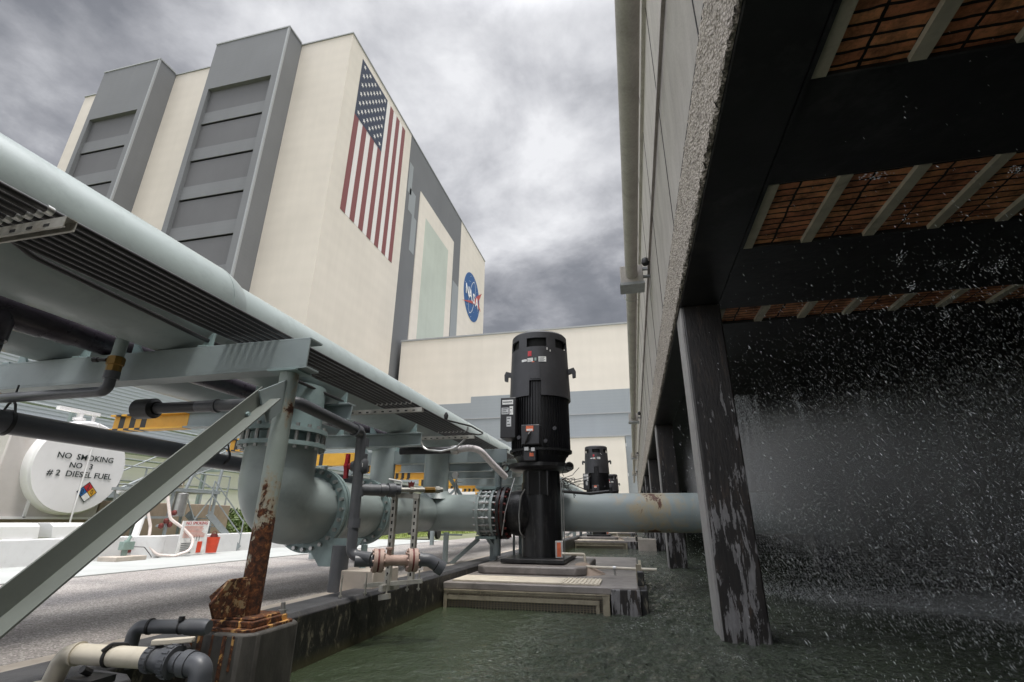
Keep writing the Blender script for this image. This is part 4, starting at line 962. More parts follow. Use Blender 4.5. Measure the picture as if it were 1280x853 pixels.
    # side terminal box with name plates
    d=MB(); d.box(X-.53,X-.29,Y-.50,Y-.12,1.78,2.40); tb=d.build('terminal_box','motor_fin',p,bevel=.012)
    e_=Y-.504
    for (x0,x1,z0,z1,mt,ln) in ((-.50,-.33,2.29,2.36,'label',1),(-.51,-.40,2.14,2.24,'silver',3),(-.385,-.33,2.13,2.26,'label',2),(-.43,-.36,1.95,2.10,'silver',3)):
        d=MB(); d.box(X+x0,X+x1,e_,e_+.003,z0,z1); pl=d.build('name_plate',mt,tb)
        d=MB()
        for i in range(ln): zz=z1-(i+.6)*(z1-z0)/(ln+.3); d.box(X+x0+.01,X+x1-.015-.02*(i%2),e_-.002,e_-.0005,zz-.006,zz+.006)
        d.build('print_lines','text',pl)
    d=MB(); d.box(X-.185,X+.09,Y-.60,Y-.42,1.66,1.95); b2=d.build('junction_box','motor',p,bevel=.012)
    d=MB(); d.box(X-.11,X+.0,Y-.604,Y-.6,1.85,1.93); w_=d.build('warning_label','orange_warn',b2); d=MB(); d.box(X-.10,X-.01,Y-.607,Y-.6045,1.855,1.885); d.build('label_text_panel','label',w_)
    d=MB(); d.tube([(X-.05,Y-.6,1.84),(X-.06,Y-.66,1.80),(X-.09,Y-.64,1.72),(X-.12,Y-.6,1.68)],.016,.03,n=8); d.build('cable','black',b2)
    d=MB(); d.box(X-.15,X+.03,Y-.60,Y-.46,1.43,1.60); b3=d.build('junction_box','motor',p,bevel=.01)
    d=MB(); d.box(X-.13,X-.07,Y-.63,Y-.6,1.57,1.62); d.box(X-.03,X+.02,Y-.63,Y-.6,1.56,1.61); d.build('gland','silver',b3)
    d=MB(); d.box(X-.06,X+.0,Y-.604,Y-.6,1.49,1.54); d.build('warning_label','orange_warn',b3)
    for (x,z) in ((-.24,1.78),(.16,1.72),(.30,1.9)):
        d=MB(); d.lathe((X+x,Y-.46,z),(0,-1,0),[(0,.03),(.05,.03)],8); d.build('plug','motor',p)
    # grey copper tube on the nozzle, small red box and rod at right
    d=MB(); d.tube([(X-.17,Y-.42,1.05),(X-.24,Y-.38,.95),(X-.27,Y-.36,.7),(X-.25,Y-.38,.45),(X-.2,Y-.3,.40)],.010,.1,n=8); d.tube([(X-.36,Y-.25,1.22),(X-.40,Y-.36,1.0),(X-.46,Y-.40,.75),(X-.52,Y-.36,.42)],.008,.2,n=8); d.build('sensor_tube','silver',p)
    d=MB(); d.tube([(X+.345,Y-.34,.2),(X+.345,Y-.34,1.2)],.008,n=8); d.tube([(X+.375,Y-.34,.2),(X+.375,Y-.34,1.2)],.008,n=8); d.build('riser_rod','silver',p)
    d=MB(); d.box(X+.25,X+.36,Y-.40,Y-.30,.14,.36); bb=d.build('float_box','silver',p,bevel=.005); d=MB(); d.box(X+.275,X+.33,Y-.404,Y-.4,.16,.34); d.build('red_panel','orange_warn',bb)
    R=random.Random(2); d=MB()
    for k in range(11):
        x=X+R.uniform(.32,.40); y=Y-.33+R.uniform(-.05,.05); pts=[(x,y,1.18+R.uniform(-.05,.08))]
        for j in range(4): pts.append((pts[-1][0]+R.uniform(-.02,.14),pts[-1][1]+R.uniform(-.04,.06),pts[-1][2]+R.uniform(-.10,.07)))
        d.tube(pts,.005,.03,n=6)
    d.tube([(X+.36,Y-.33,1.02),(X+.75,Y-.25,.99),(X+1.02,Y-.2,1.02)],.022,.1,n=10); d.tube([(X+.36,Y-.33,1.2),(X+.5,Y-.3,1.12),(X+.75,Y-.25,1.02)],.007,.1,n=6)
    d.build('loose_wiring','black',p)
    return p
pump=make_pump(); pump['label']='tall black vertical pump motor nearest the camera on the concrete deck'; pump['group']='vertical pump motors'
for k,lab in ((1,'second vertical pump motor, small, behind the nearest one against the annex'),(2,'third vertical pump motor, smallest, partly hidden behind the second')):
    copy_tree(pump,(0,13.0*k,0),None,lab)
# big flexible conduit between rack and motor
fh=thing('flexible_conduit','thick pale flexible conduit curving from the rack to the motor','conduit',(-1.95,7.2,1.5))
d=MB(); d.tube([(-2.36,6.6,1.56),(-2.2,6.62,1.585),(-2.07,6.7,1.56),(-1.95,6.9,1.40),(-1.80,7.15,1.22)],.046,.25,n=18,seg=10); d.build('hose','flexhose',fh)
d=MB(); d.tube([(-3.2,6.5,1.545),(-2.42,6.6,1.555)],.05,n=18); d.build('feeder_pipe','conduit',fh)
d=MB(); d.lathe((-2.45,6.59,1.555),(1,.02,0),[(0,.06),(.03,.066),(.07,.066),(.1,.055)],14); d.build('connector','silver',fh)
d=MB(); d.tube([(-2.16,6.4,1.84),(-2.18,6.4,1.68),(-2.30,6.35,1.55),(-2.5,6.3,1.50),(-2.75,6.3,1.53),(-2.82,6.3,1.68)],.014,.15,n=8); d.build('ground_cable','silver',fh)

# ------------------------------------------------------------------ deck
def m_mesh():
    m,nt=newmat('grating_bars'); finish(m,nt,(.34,.29,.21),.55,.1); return m
M['grate']=m_mesh()
def make_deck():
    DZ=-.03; x0,x1=-2.155,-.0; y0,y1=5.72,10.4
    p=thing('pump_deck','','deck',(-1.1,y0,WZ))
    d=MB(); d.box(x0,x1-.02,y0,y1,DZ-.07,DZ); d.box(-2.155,-.35,y0+.12,y1,-1.0,DZ-.09) ; d.build('slab','deck',p,bevel=.01)
    d=MB(); d.box(-.30,.0,y0-.005,y0+.42,-1.0,DZ-.012); d.build('pier_block','peel',p,bevel=.012)
    d=MB(); d.box(-.0+.002,.075,y0+.05,y0+.5,-1.0,DZ-.02); d.box(-.02,.05,y0+.1,y0+.22,-.02,.12); d.build('side_post','curb',p,bevel=.01)
    d=MB(); d.box(.0,.045,y0+.3,y1-.6,DZ-.02,DZ+.0); d.box(-.03,.03,y0+.5,y0+.56,DZ,.16); d.build('edge_timber','frame_tan',p,bevel=.004)
    # front screen: rails, frame and mesh
    ys=y0+.0
    fr=MB(); fr.box(x0+.02,-.31,ys-.02,ys+.0,DZ-.105,DZ-.088); fr.box(x0+.02,-.31,ys-.03,ys-.01,DZ-.080,DZ-.068); fr.build('top_rail','frame_tan',p)
    fr=MB(); fr.box(x0+.06,-.42,ys-.02,ys+.015,DZ-.17,DZ-.125); fr.box(-.46,-.42,ys-.018,ys+.013,-.34,DZ-.17); fr.box(-.385,-.315,ys-.03,ys+.02,-.38,DZ-.07); fr.box(x0+.02,x0+.06,ys-.02,ys+.015,-.34,DZ-.11); fr.build('screen_frame','frame_tan',p,bevel=.003)
    g1=MB()
    n=48
    for i in range(n): x=x0+.07+i*(1.66/n); g1.box(x,x+.011,ys+.016,ys+.021,-.34,DZ-.12)
    for i in range(12): z=-.33+i*.02; g1.box(x0+.06,-.32,ys+.022,ys+.026,z,z+.006)
    for i in range(14): x=x0+.07+i*(1.75/14); g1.box(x,x+.006,ys-.028,ys-.022,DZ-.115,DZ-.066)
    g1.build('screen_mesh','grate',p)
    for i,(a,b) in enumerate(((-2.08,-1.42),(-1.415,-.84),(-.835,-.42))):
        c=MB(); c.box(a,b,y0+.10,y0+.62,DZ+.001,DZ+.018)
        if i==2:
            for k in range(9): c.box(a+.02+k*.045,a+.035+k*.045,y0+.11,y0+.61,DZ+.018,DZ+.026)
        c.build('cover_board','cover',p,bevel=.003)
    # sandy heap against the plinth corner
    c=MB(); c.lathe((-.72,7.1,DZ),(0,0,1),[(0,.30),(.03,.24),(.08,.14),(.12,.08),(.135,.02)],20); c.build('grout_heap','brownconc',p)
    # white sampling pipe
    c=MB(); c.tube([(-1.0,7.16,.20),(-.70,7.16,.20),(-.68,7.16,.05),(-.66,7.0,.06),(.22,6.9,.055)],.018,.02,n=10); 
    c.build('sample_pipe','whitepvc',p)
    c=MB(); c.lathe((-.30,6.955,.057),(1,0,0),[(-.02,.026),(.02,.026)],12); c.tube([(-.30,6.955,.05),(-.30,6.955,-.02)],.012,n=8); c.build('pipe_clip','silver',p)
    return p
dk=make_deck(); dk['label']='nearest concrete pump deck with tan cover boards and mesh screen above water'; dk['group']='concrete pump decks in the basin'
for k,lab in ((1,'second concrete pump deck seen small beneath the pale pipe'),(2,'farthest concrete pump deck beyond the second one')): copy_tree(dk,(0,13.*k,0),None,lab)
for k in (1,2):
    copy_tree(hd,(0,13.*k,0),None,['','pale header pipe of the second pump, hidden behind the nearest','pale header pipe of the third pump far along the basin'][k])
    copy_tree(rp,(0,13.*k,0),None,['','pale inlet pipe of the second pump entering the tower','pale inlet pipe of the third pump entering the tower'][k])

# ------------------------------------------------------------------ foreground pvc
wp=thing('white_pvc_drain','weathered white pvc pipe with grey ball valve and elbow at the bottom left','pipe',(-1.8,1.6,.16))
a_=V(-2.06,1.60,.165); b_=V(-1.66,1.62,.165); c_=V(-1.40,1.62,.155)
d=MB(); d.tube([(-2.10,1.58,-.05),(-2.06,1.60,.165),b_],.037,.05,n=28,seg=10); d.build('pipe','whitepvc',wp)
dd=(c_-b_).normalized()
d=MB(); d.lathe((-2.01,1.603,.165),(1,.04,0),[(0,.042),(.012,.044),(.012,.038)],28); d.lathe((-2.10,1.578,.06),(.2,.1,1),[(0,.042),(-.07,.042)],24); d.each('socket_rim','whitepvc',wp)
d=MB(); d.lathe(b_,dd,[(-.005,.037),(-.005,.044),(.03,.047),(.03,.040),(.05,.040),(.06,.045),(.09,.045),(.09,.055),(.11,.057),(.125,.055),(.125,.04)],28)
for k in range(16):
    a=2*PI*k/16; 
    for t,rr in ((.002,.0455),(.094,.0555)):
        u,w=d.frame(dd); p0=b_+dd*t+(u*math.cos(a)+w*math.sin(a))*rr; d._bar(p0,p0+dd*.026,(u*math.cos(a)+w*math.sin(a))*.004,(-u*math.sin(a)+w*math.cos(a))*.006,0)
vb=d.build('ball_valve','greypvc',wp)
d=MB(); d.lathe(b_+dd*.125,dd,[(0,.036),(.025,.036),(.025,.031),(.04,.031),(.04,.035),(.065,.035)],24); q0=b_+dd*.185; d.tube([q0,q0+dd*.065,q0+dd*.075+V(.005,0,-.16)],.041,.045,n=28,seg=10); d.lathe(q0,dd,[(-.018,.046),(.018,.046),(.018,.04)],24); d.build('outlet_elbow','greypvc',wp)
d=MB(); h0=b_+dd*.045+V(0,0,.050)
d.prism([(-.03,-.014),(.07,-.018),(.125,-.008),(.128,.010),(.06,.016),(-.03,.014)],h0+V(-.01,.0,.0),(.95,.30,.06),(-.3,.95,0),.020); d.build('valve_handle','whitepvc',vb,bevel=.004)
d=MB(); d.box(-.0,.0001,0,.0001,0,.0001)
d=MB(); d.lathe((-1.845,1.607,.165),(1,.04,0),[(0,.040),(.012,.040)],26); d.tube([(-1.84,1.565,.19),(-1.83,1.59,.21),(-1.80,1.63,.205),(-1.79,1.66,.17)],.007,.02,n=8); d.build('pipe_clamp','black',wp)
d=MB(); d.box(-1.90,-1.78,1.50,1.60,.085,.11); d.tube([(-1.86,1.555,.12),(-1.86,1.52,.14)],.014,n=8); d.build('clamp_foot','black',wp)
g2=thing('grey_pvc_crossover','smaller grey pvc elbow pipe behind the white pipe','pipe',(-2.1,2.0,.15))
d=MB(); d.tube([(-2.19,1.985,-.0),(-2.185,1.99,.175),(-1.98,2.03,.178),(-1.86,2.05,.178)],.031,.04,n=22,seg=8); d.build('pipe','greypvc',g2)
d=MB(); d.lathe((-2.12,2.003,.177),(1,.2,0),[(0,.036),(.012,.036)],22); d.build('socket_rim','black',g2)
d=MB(); d.lathe((-1.965,2.035,.178),(1,.15,0),[(0,.034),(.010,.034)],22); d.lathe((-1.955,2.02,.205),(0,0,1),[(0,.014),(.02,.014)],8); d.build('clamp','black',g2)
d=MB(); d.lathe((-1.93,2.04,.178),(1,.15,0),[(0,.036),(.09,.036),(.11,.03)],22); d.build('coupling','greypvc',g2)
bl=MB(); bl.prism([(-2.20,-1),(-1.90,-1),(-1.90,.045),(-1.93,.065),(-2.20,.075)],(0,1.1,0),(1,0,0),(0,0,1),-.68)
bl.build('curb_block','curb',bevel=.01,label='black tarred concrete block under the white pvc pipe',cat='block')
bl=MB(); bl.box(-2.12,-2.03,1.50,1.60,-.06,.055); bl.build('wood_wedge','conc',None,loc=(-2.08,1.55,0),bevel=.006,label='small pale block supporting the bottom elbow of the white pvc pipe',cat='block')

wp.scale=(.88,.88,.88); g2.scale=(.9,.9,.9)
# ================================================================== LEFT YARD
w=MB(); w.box(-8.25,-8.0,-12,15,-.05,.345); w.build('containment_wall','white',None,bevel=.012,label='low white containment wall along the far side of the road',cat='wall')
tk=thing('fuel_tank','white diesel fuel tank marked NO SMOKING NO 3 with hazard diamond','tank',(-9.5,6.8,.55))
TYc,TZc,TR=6.80,1.47,.80
d=MB(); d.lathe((-9.5,TYc,TZc),(-1,0,0),[(-.06,TR*.80),(-.055,TR*.9),(-.03,TR*.975),(0,TR),(.2,TR),(6,TR),(6.1,TR*.8)],64); d.build('shell','tank',tk)
d=MB(); d.lathe((-9.438,TYc,TZc),(-1,0,0),[(0,TR*.955),(.01,TR*.965)],64); d.build('head_plate','tank',tk)
d=MB(); d.box(-16,-9.62,5.72,7.42,.62,1.9); d.build('outer_box','tankbox',tk,bevel=.02)
d=MB(); d.box(-9.62,-9.59,6.25,6.29,.62,1.6); d.box(-9.62,-9.59,5.72,7.42,.6,.64); d.build('box_rib','tank',tk)
d=MB(); d.box(-10.2,-9.65,5.4,7.6,0,.60); d.build('tank_base','brownconc',tk)
X_=-9.432
UY=(0,1,0);UZ=(0,0,1)
textmesh('lettering_line','NO  SMOKING',.135,(X_+.004,TYc+.03,1.625),UY,UZ,'text',tk,1.08,off=.001)
textmesh('lettering_line','NO   3',.13,(X_+.004,TYc-.02,1.48),UY,UZ,'text',tk,1.05,off=.001)
textmesh('lettering_line','# 2  DIESEL FUEL',.135,(X_+.004,TYc+.02,1.335),UY,UZ,'text',tk,1.10,off=.001)
d=MB(); d.tube([(-9.41,TYc+.055,.55),(-9.41,TYc+.055,2.25)],.014,n=8); d.build('gauge_tube','tank',tk)
# hazard diamond
dy,dz,h=TYc+.20,1.055,.082
hz=MB(); hz.prism([(-2*h-.012,0),(0,-2*h-.012),(2*h+.012,0),(0,2*h+.012)],(X_+.002,dy,dz),UY,UZ,.003); dm=hz.build('hazard_diamond','text',tk)
for (cy,cz,mt) in ((0,h,'red'),(-h,0,'blue'),(h,0,'yellow'),(0,-h,'label')):
    hz=MB(); q=h-.006; hz.prism([(cy-q,cz),(cy,cz-q),(cy+q,cz),(cy,cz+q)],(X_+.006,dy,dz),UY,UZ,.002); hz.build('diamond_quarter',mt,dm)
for (cy,cz,t) in ((0,h,'2'),(-h,0,'0'),(h,0,'0')): 
    textmesh('diamond_number',t,.12,(X_+.010,dy+cy,dz+cz),UY,UZ,'text',dm,.8,.001)
d=MB(); d.lathe((-10.0,TYc+.1,TZc+TR-.03),UZ,[(0,.06),(.1,.06),(.1,.1),(.14,.1),(.14,.05),(.28,.05)],14); d.box(-10.05,-9.95,TYc-.3,TYc+.42,TZc+TR+.20,TZc+TR+.26); d.lathe((-10.0,TYc+.35,TZc+TR-.08),UZ,[(0,.03),(.3,.03)],10); d.build('vent_cap','tank',tk)
# second tank shape further back left
# brown wall right of the tank, with lower strip
bw=MB(); bw.box(-10.1,-9.62,7.45,10.6,0,.93); bw.build('stained_wall','brownconc',None,bevel=.01,label='brown stained concrete wall to the right of the fuel tank',cat='wall')
# white wedge blocks on the wall
for i,(y,lab) in enumerate(((5.72,'white sloped concrete chock at the left frame edge under the tank'),(6.42,'white sloped concrete chock right of its twin under the tank'))):
    c=MB(); c.prism([(-.22,0),(.22,0),(.19,.17),(.10,.22),(-.17,.22)],(-8.95,y+.26,.33),(1,0,0),(0,0,1),.52) ; c.box(-9.2,-8.7,y-.2,y+.2,0,.33)
    c.build('white_chock','white',None,loc=(-8.95,y,0),bevel=.006,label=lab,cat='chock',group='white chocks under the tank')
# small pipes right of the tank
d=MB(); d.tube([(-9.35,7.55,1.10),(-9.35,8.9,1.10)],.035,n=12); d.lathe((-9.35,7.50,1.10),(0,1,0),[(0,.05),(.05,.07),(.1,.05)],14); d.build('white_fill_pipe','white',label='white fill pipe with valve at the right side of the fuel tank',cat='pipe')
# access stairs climbing behind the wall
sr=thing('access_stair','grey steel access stair with thin handrails behind the fuel tank','stair',(-12.5,10,0))
d=MB(); a_=V(-10.4,8.3,.75); b_=V(-10.4,11.6,2.55); d.bar(a_,b_,.06,.24); d.bar(a_+V(-.8,0,0),b_+V(-.8,0,0),.06,.24)
d.build('stringer','alu',sr)
for k in range(9):
    p_=a_.lerp(b_,(k+.5)/9); d=MB(); d.box(p_.x-.78,p_.x-.02,p_.y-.12,p_.y+.12,p_.z-.01,p_.z+.02); d.build('tread','alu',sr)
d=MB()
for dz_ in (.42,.8): d.tube([a_+V(0,0,dz_),b_+V(0,0,dz_)],.016,n=8)
for t in (0,.33,.66,1): q=a_.lerp(b_,t); d.tube([q,q+V(0,0,.8)],.02,n=8)
d.tube([a_+V(0,0,.8),a_+V(0,-.8,.8)],.016,n=8); d.tube([a_+V(0,0,.42),a_+V(0,-.8,.42)],.016,n=8); d.tube([a_+V(0,-.8,-.1),a_+V(0,-.8,.8)],.018,n=8)
d.build('handrail','alu',sr)
# platform frame with ladder-like cross bracing, control box, lower steps
pf=thing('steel_platform','small steel platform with cross bracing and steps by the notice board','platform',(-8.6,8.3,0))
d=MB()
for (x,y) in ((-8.35,7.75),(-8.35,8.75),(-9.1,7.75),(-9.1,8.75)): d.tube([(x,y,.0),(x,y,1.15)],.03,n=8)
d.box(-9.15,-8.3,7.2,8.8,1.10,1.15); d.box(-9.15,-8.3,7.3,7.8,.62,.66); d.build('frame','alu',pf)
d=MB()
for y0_,y1_ in ((8.05,8.65),):
    d.tube([(-8.35,8.0,1.15),(-8.35,8.42,2.5)],.03,n=8); d.tube([(-8.35,8.75,1.15),(-8.35,8.85,2.5)],.03,n=8)
    for k in range(5):
        za=1.15+k*.27; zb=za+.27; d.tube([(-8.35,8.05+k*.06,za),(-8.35,8.75,zb)] if k%2 else [(-8.35,8.75,za),(-8.35,8.1+k*.06,zb)],.012,n=6)
    d.tube([(-8.35,8.05,1.7),(-8.35,8.78,1.7)],.012,n=6); d.tube([(-8.35,8.0,.1),(-8.35,8.7,1.1)],.014,n=6); d.tube([(-8.35,8.7,.1),(-8.35,8.0,1.1)],.014,n=6)
d.build('lattice_mast','alu',pf)
a_=V(-8.2,8.50,.72); b_=V(-8.0,9.25,.05)
d=MB(); d.bar(a_,b_,.03,.12); d.bar(a_+V(-.5,0,0),b_+V(-.5,0,0),.03,.12); d.build('stringer','alu',pf)
for k in range(4):
    p_=a_.lerp(b_,(k+.6)/4.4); d=MB(); d.box(p_.x-.49,p_.x-.01,p_.y-.06,p_.y+.06,p_.z-.01,p_.z+.01); d.build('tread','alu',pf)
d=MB()
for dz_ in (.35,.62): d.tube([a_+V(0,0,dz_),b_+V(0,0,dz_-.1)],.013,n=8)
d.tube([b_+V(0,0,0),b_+V(0,0,.55)],.013,n=8); d.tube([a_,a_+V(0,0,.62)],.013,n=8); d.build('handrail','alu',pf)
d=MB(); d.box(-8.5,-8.35,7.34,7.62,1.17,1.42); cb=d.build('control_box','brownconc',pf,bevel=.008)
d=MB(); d.box(-8.345,-8.33,7.64,7.92,1.17,1.45); ib=d.build('instrument_box','frame_tan',pf); d=MB(); d.box(-8.33,-8.322,7.68,7.88,1.22,1.41); d.build('dial_face','label',ib)
d=MB()
for i in range(3):
    for j in range(3): d.box(-8.322,-8.318,7.70+i*.06,7.725+i*.06,1.25+j*.05,1.27+j*.05)
d.build('dial_marks','text',ib)
d=MB(); d.lathe((-8.3,7.9,.66),UZ,[(0,.11),(.40,.11),(.42,.08)],16); d.build('air_filter','silver',pf)
# notice board
nb=thing('notice_board','white notice board with red heading leaning by the platform','sign',(-7.72,7.78,0))
d=MB(); d.box(-7.74,-7.71,7.50,8.07,.02,.585); d.build('board','label',nb)
textmesh('heading','NO SMOKING',.075,(-7.705,7.79,.545),UY,UZ,'red',nb,1.0,.001)
R=random.Random(4)
d=MB()
for i in range(9): z=.49-i*.022; d.box(-7.708,-7.706,7.54,7.54+R.uniform(.38,.49),z,z+.006)
d.build('red_print','orange_warn',nb)
d=MB()
for i in range(6): z=.21-i*.030; d.box(-7.708,-7.706,7.54,7.54+R.uniform(.22,.30),z,z+.010)
for i in range(4): d.box(-7.708,-7.706,7.72+i*.06,7.728+i*.06,.25,.33)
d.build('black_print','text',nb)
d=MB(); d.box(-7.709,-7.706,7.885,7.99,.05,.235); d.build('red_square','orange',nb)
ex=thing('orange_bucket','orange red bucket beside the notice board and steps','bucket',(-7.75,8.28,.0))
d=MB(); d.lathe((-7.75,8.28,.03),UZ,[(0,.09),(.27,.11),(.27,.10),(.04,.08)],20); d.build('pail','orange',ex)
d=MB(); d.lathe((-7.75,8.28,.29),UZ,[(0,.06),(.07,.05)],12); d.tube([(-7.75,8.18,.30),(-7.75,8.28,.44),(-7.75,8.38,.30)],.006,.05,n=6); d.build('handle','redflange',ex)
dr=thing('white_drum','pale round concrete bollard in front of the white wall','bollard',(-7.95,7.15,0))
d=MB(); d.lathe((-7.95,7.12,.012),UZ,[(0,.24),(.33,.24),(.335,.2)],28); d.build('body','white',dr)
d=MB(); d.box(-7.99,-7.985,6.72,6.95,.10,.25) ; d.build('red_notice','redflange',label='small red notice fixed low on the white wall',cat='sign')
# vertical white pipe and hoses
d=MB(); d.tube([(-8.1,6.98,.3),(-8.3,7.25,1.2)],.055,n=14); d.lathe((-8.28,7.2,1.0),(-.2,.27,.9),[(0,.08),(.06,.08)],12); d.build('leaning_white_pipe','white',label='leaning white pipe rising behind the white hose',cat='pipe')
d=MB(); d.tube([(-7.95,6.75,1.02),(-7.9,6.92,.75),(-7.85,7.0,.5),(-7.78,6.98,.2),(-7.7,7.1,.06),(-7.65,7.35,.03),(-7.6,7.42,.035)],.022,.15,n=10); d.build('white_hose','hose',label='thin white hose drooping from the left onto the pavement',cat='hose',group='hoses by the notice board')
d=MB(); d.tube([(-8.0,7.32,1.45),(-7.95,7.27,1.0),(-7.85,7.34,.62),(-7.72,7.55,.45),(-7.6,7.68,.28),(-7.55,7.60,.10),(-7.6,7.4,.04)],.024,.15,n=10); d.build('white_hose','hose',label='pinkish hose curling down in front of the notice board',cat='hose',group='hoses by the notice board')
gv=thing('floor_valve','pale green valve stand on a concrete pad by the white wall','valve',(-7.75,6.55,0))
d=MB(); d.box(-7.90,-7.55,6.30,6.80,.012,.075); d.build('pad','conc',gv,bevel=.006)
d=MB(); d.tube([(-7.78,6.6,.07),(-7.78,6.6,.30)],.04,n=12); d.box(-7.83,-7.73,6.52,6.70,.16,.28); d.tube([(-7.78,6.6,.27),(-7.78,6.64,.36)],.025,n=10); d.build('valve','green_grey',gv,bevel=.004)
d=MB(); d.tube([(-7.75,6.7,.2),(-7.7,6.85,.19),(-7.68,6.98,.06),(-7.7,7.02,.03)],.006,.05,n=6); d.build('cable','black',gv)
rv=thing('red_valve_cluster','cluster of small red valves beside the notice board','valve',(-8.2,7.45,.5))
d=MB()
for (y,z) in ((7.45,.50),(7.53,.58),(7.62,.52),(7.58,.70),(7.66,.72)): d.lathe((-8.15,y,z),(1,.2,0),[(0,.045),(.03,.05),(.05,.03)],10); 
d.build('wheel','redflange',rv); d=MB(); d.tube([(-8.17,7.4,.5),(-8.17,7.7,.52)],.02,n=8); d.tube([(-8.17,7.6,.0),(-8.17,7.6,.75)],.02,n=8); d.build('pipe','alu',rv)
# blue valve pipework on the grass, yellow bollard, bush
bp_=thing('blue_pipework','blue valve manifold with tall standpipe on the grass by the shed','valve',(-15,17.6,0))
d=MB(); d.tube([(-15,17.2,1.75),(-15,17.2,.55),(-15,18.0,.55)],.05,.08,n=12); d.build('standpipe','blue',bp_)
d=MB(); d.tube([(-15,18.0,.55),(-15,19.8,.55)],.10,n=14)
for y in (18.1,18.5,19.0,19.5): d.lathe((-15,y,.55),(0,1,0),[(0,.19),(.07,.19)],16); 
d.tube([(-15,18.3,.5),(-15,18.3,0)],.06); d.tube([(-15,18.7,.5),(-15,18.7,0)],.06); d.lathe((-15,18.75,.6),UZ,[(0,.10),(.3,.10),(.3,.2),(.34,.2)],12); d.build('manifold','blue',bp_)
d=MB(); d.tube([(-15.2,15.2,.18),(-15.2,19.6,.18)],.14,n=12); d.build('rusty_pipe','brownconc',bp_)
d=MB(); d.tube([(-14.3,17.75,0),(-14.3,17.75,.75)],.06,n=14); d.lathe((-14.3,17.75,.75),UZ,[(0,.06),(.03,.05),(.05,.02)],14); d.build('bollard','yellow',label='yellow steel bollard in front of the blue pipework',cat='bollard')
d=MB(); d.box(-17,-16.2,19.8,21.0,0,1.7); d.build('utility_cabinet','brownconc',label='brown utility cabinet beside the blue pipework',cat='cabinet')
def m_leaf():
    m,nt=newmat('bush_leaves'); v=coords(nt); n=noise(nt,v,3,3)
    c=ramp(nt,n,[(.3,(.045,.085,.018)),(.6,(.10,.14,.03)),(.8,(.17,.17,.05))]).outputs[0]; finish(m,nt,c,.6); return m
M['leaf']=m_leaf()
def bush(cx,cy,r,h,n,lab,seed):
    R=random.Random(seed); b=thing('bush',lab,'bush',(cx,cy,0),'bushes by the shed wall'); mb=MB()
    cl=[(R.uniform(-r,r)*.7,R.uniform(-r,r)*.7,R.uniform(.3,.8)*h,R.uniform(.3,.5)*r) for _ in range(11)]
    for i in range(n):
        c=R.choice(cl); d_=V(R.gauss(0,1),R.gauss(0,1),R.gauss(0,1)).normalized()*c[3]*R.uniform(.6,1.1)
        p=V(cx+c[0]+d_.x,cy+c[1]+d_.y,max(.02,c[2]+d_.z)); s=R.uniform(.05,.10)
        u=V(R.gauss(0,1),R.gauss(0,1),R.gauss(0,1)).normalized(); w_=u.orthogonal().normalized()
        mb.add([p-u*s,p+w_*s*.4,p+u*s,p-w_*s*.4],[(0,1,2,3)])
    mb.build('foliage','leaf',b)
    mb=MB()
    for c in cl: mb.tube([(cx,cy,0),(cx+c[0]*.6,cy+c[1]*.6,c[2]*.6),(cx+c[0],cy+c[1],c[2])],.02,n=6)
    mb.build('stems','brownconc',b)
bush(-11.9,13.6,.6,.95,1300,'round green bush behind the steps at the white wall',1)
bush(-13.9,15.9,.6,.55,700,'low yellowish bush to the right of the rounder bush',2)
# parked cart-like dark hardware far under the rack
d=MB(); d.box(-7.6,-6.9,16.5,17.6,.25,.5); d.tube([(-7.5,16.6,.15),(-7.5,16.6,.35)],.12); d.lathe((-6.9,16.8,.2),(1,0,0),[(0,.2),(.1,.2)],20); d.lathe((-6.9,17.4,.2),(1,0,0),[(0,.2),(.1,.2)],20); d.build('equipment_trailer','black',None,label='small dark trailer far off under the pipe rack',cat='trailer')

gr=thing('guard_rail','grey pipe guard rail on the stained wall right of the fuel tank','railing',(-9.7,8,.93))
d=MB()
for z in (1.25,1.6): d.tube([(-9.7,7.5,z),(-9.7,10.5,z)],.016,n=8)
d.build('rails','alu',gr)
d=MB()
for i in range(5): d.tube([(-9.7,7.5+i*.75,.93),(-9.7,7.5+i*.75,1.6)],.018,n=8)
d.each('rail_post','alu',gr)
lt=thing('pipe_bridge','overhead bundle of thin grey pipes running along the shed wall','pipe bridge',(-16,14,0))
d=MB()
for i,z in enumerate((2.55,2.75,3.0,3.3,3.7)): d.tube([(-17+i*.12,4,z),(-17+i*.12,40,z)],.035+.01*(i%3),n=8)
d.build('pipes','alu',lt)
d=MB()
for y in (6,11.5,17,22.5,28): d.box(-17.15,-17.05,y,y+.1,0,3.9); d.box(-17.15,-16.3,y,y+.1,2.42,2.5)
d.each('support','steel',lt)

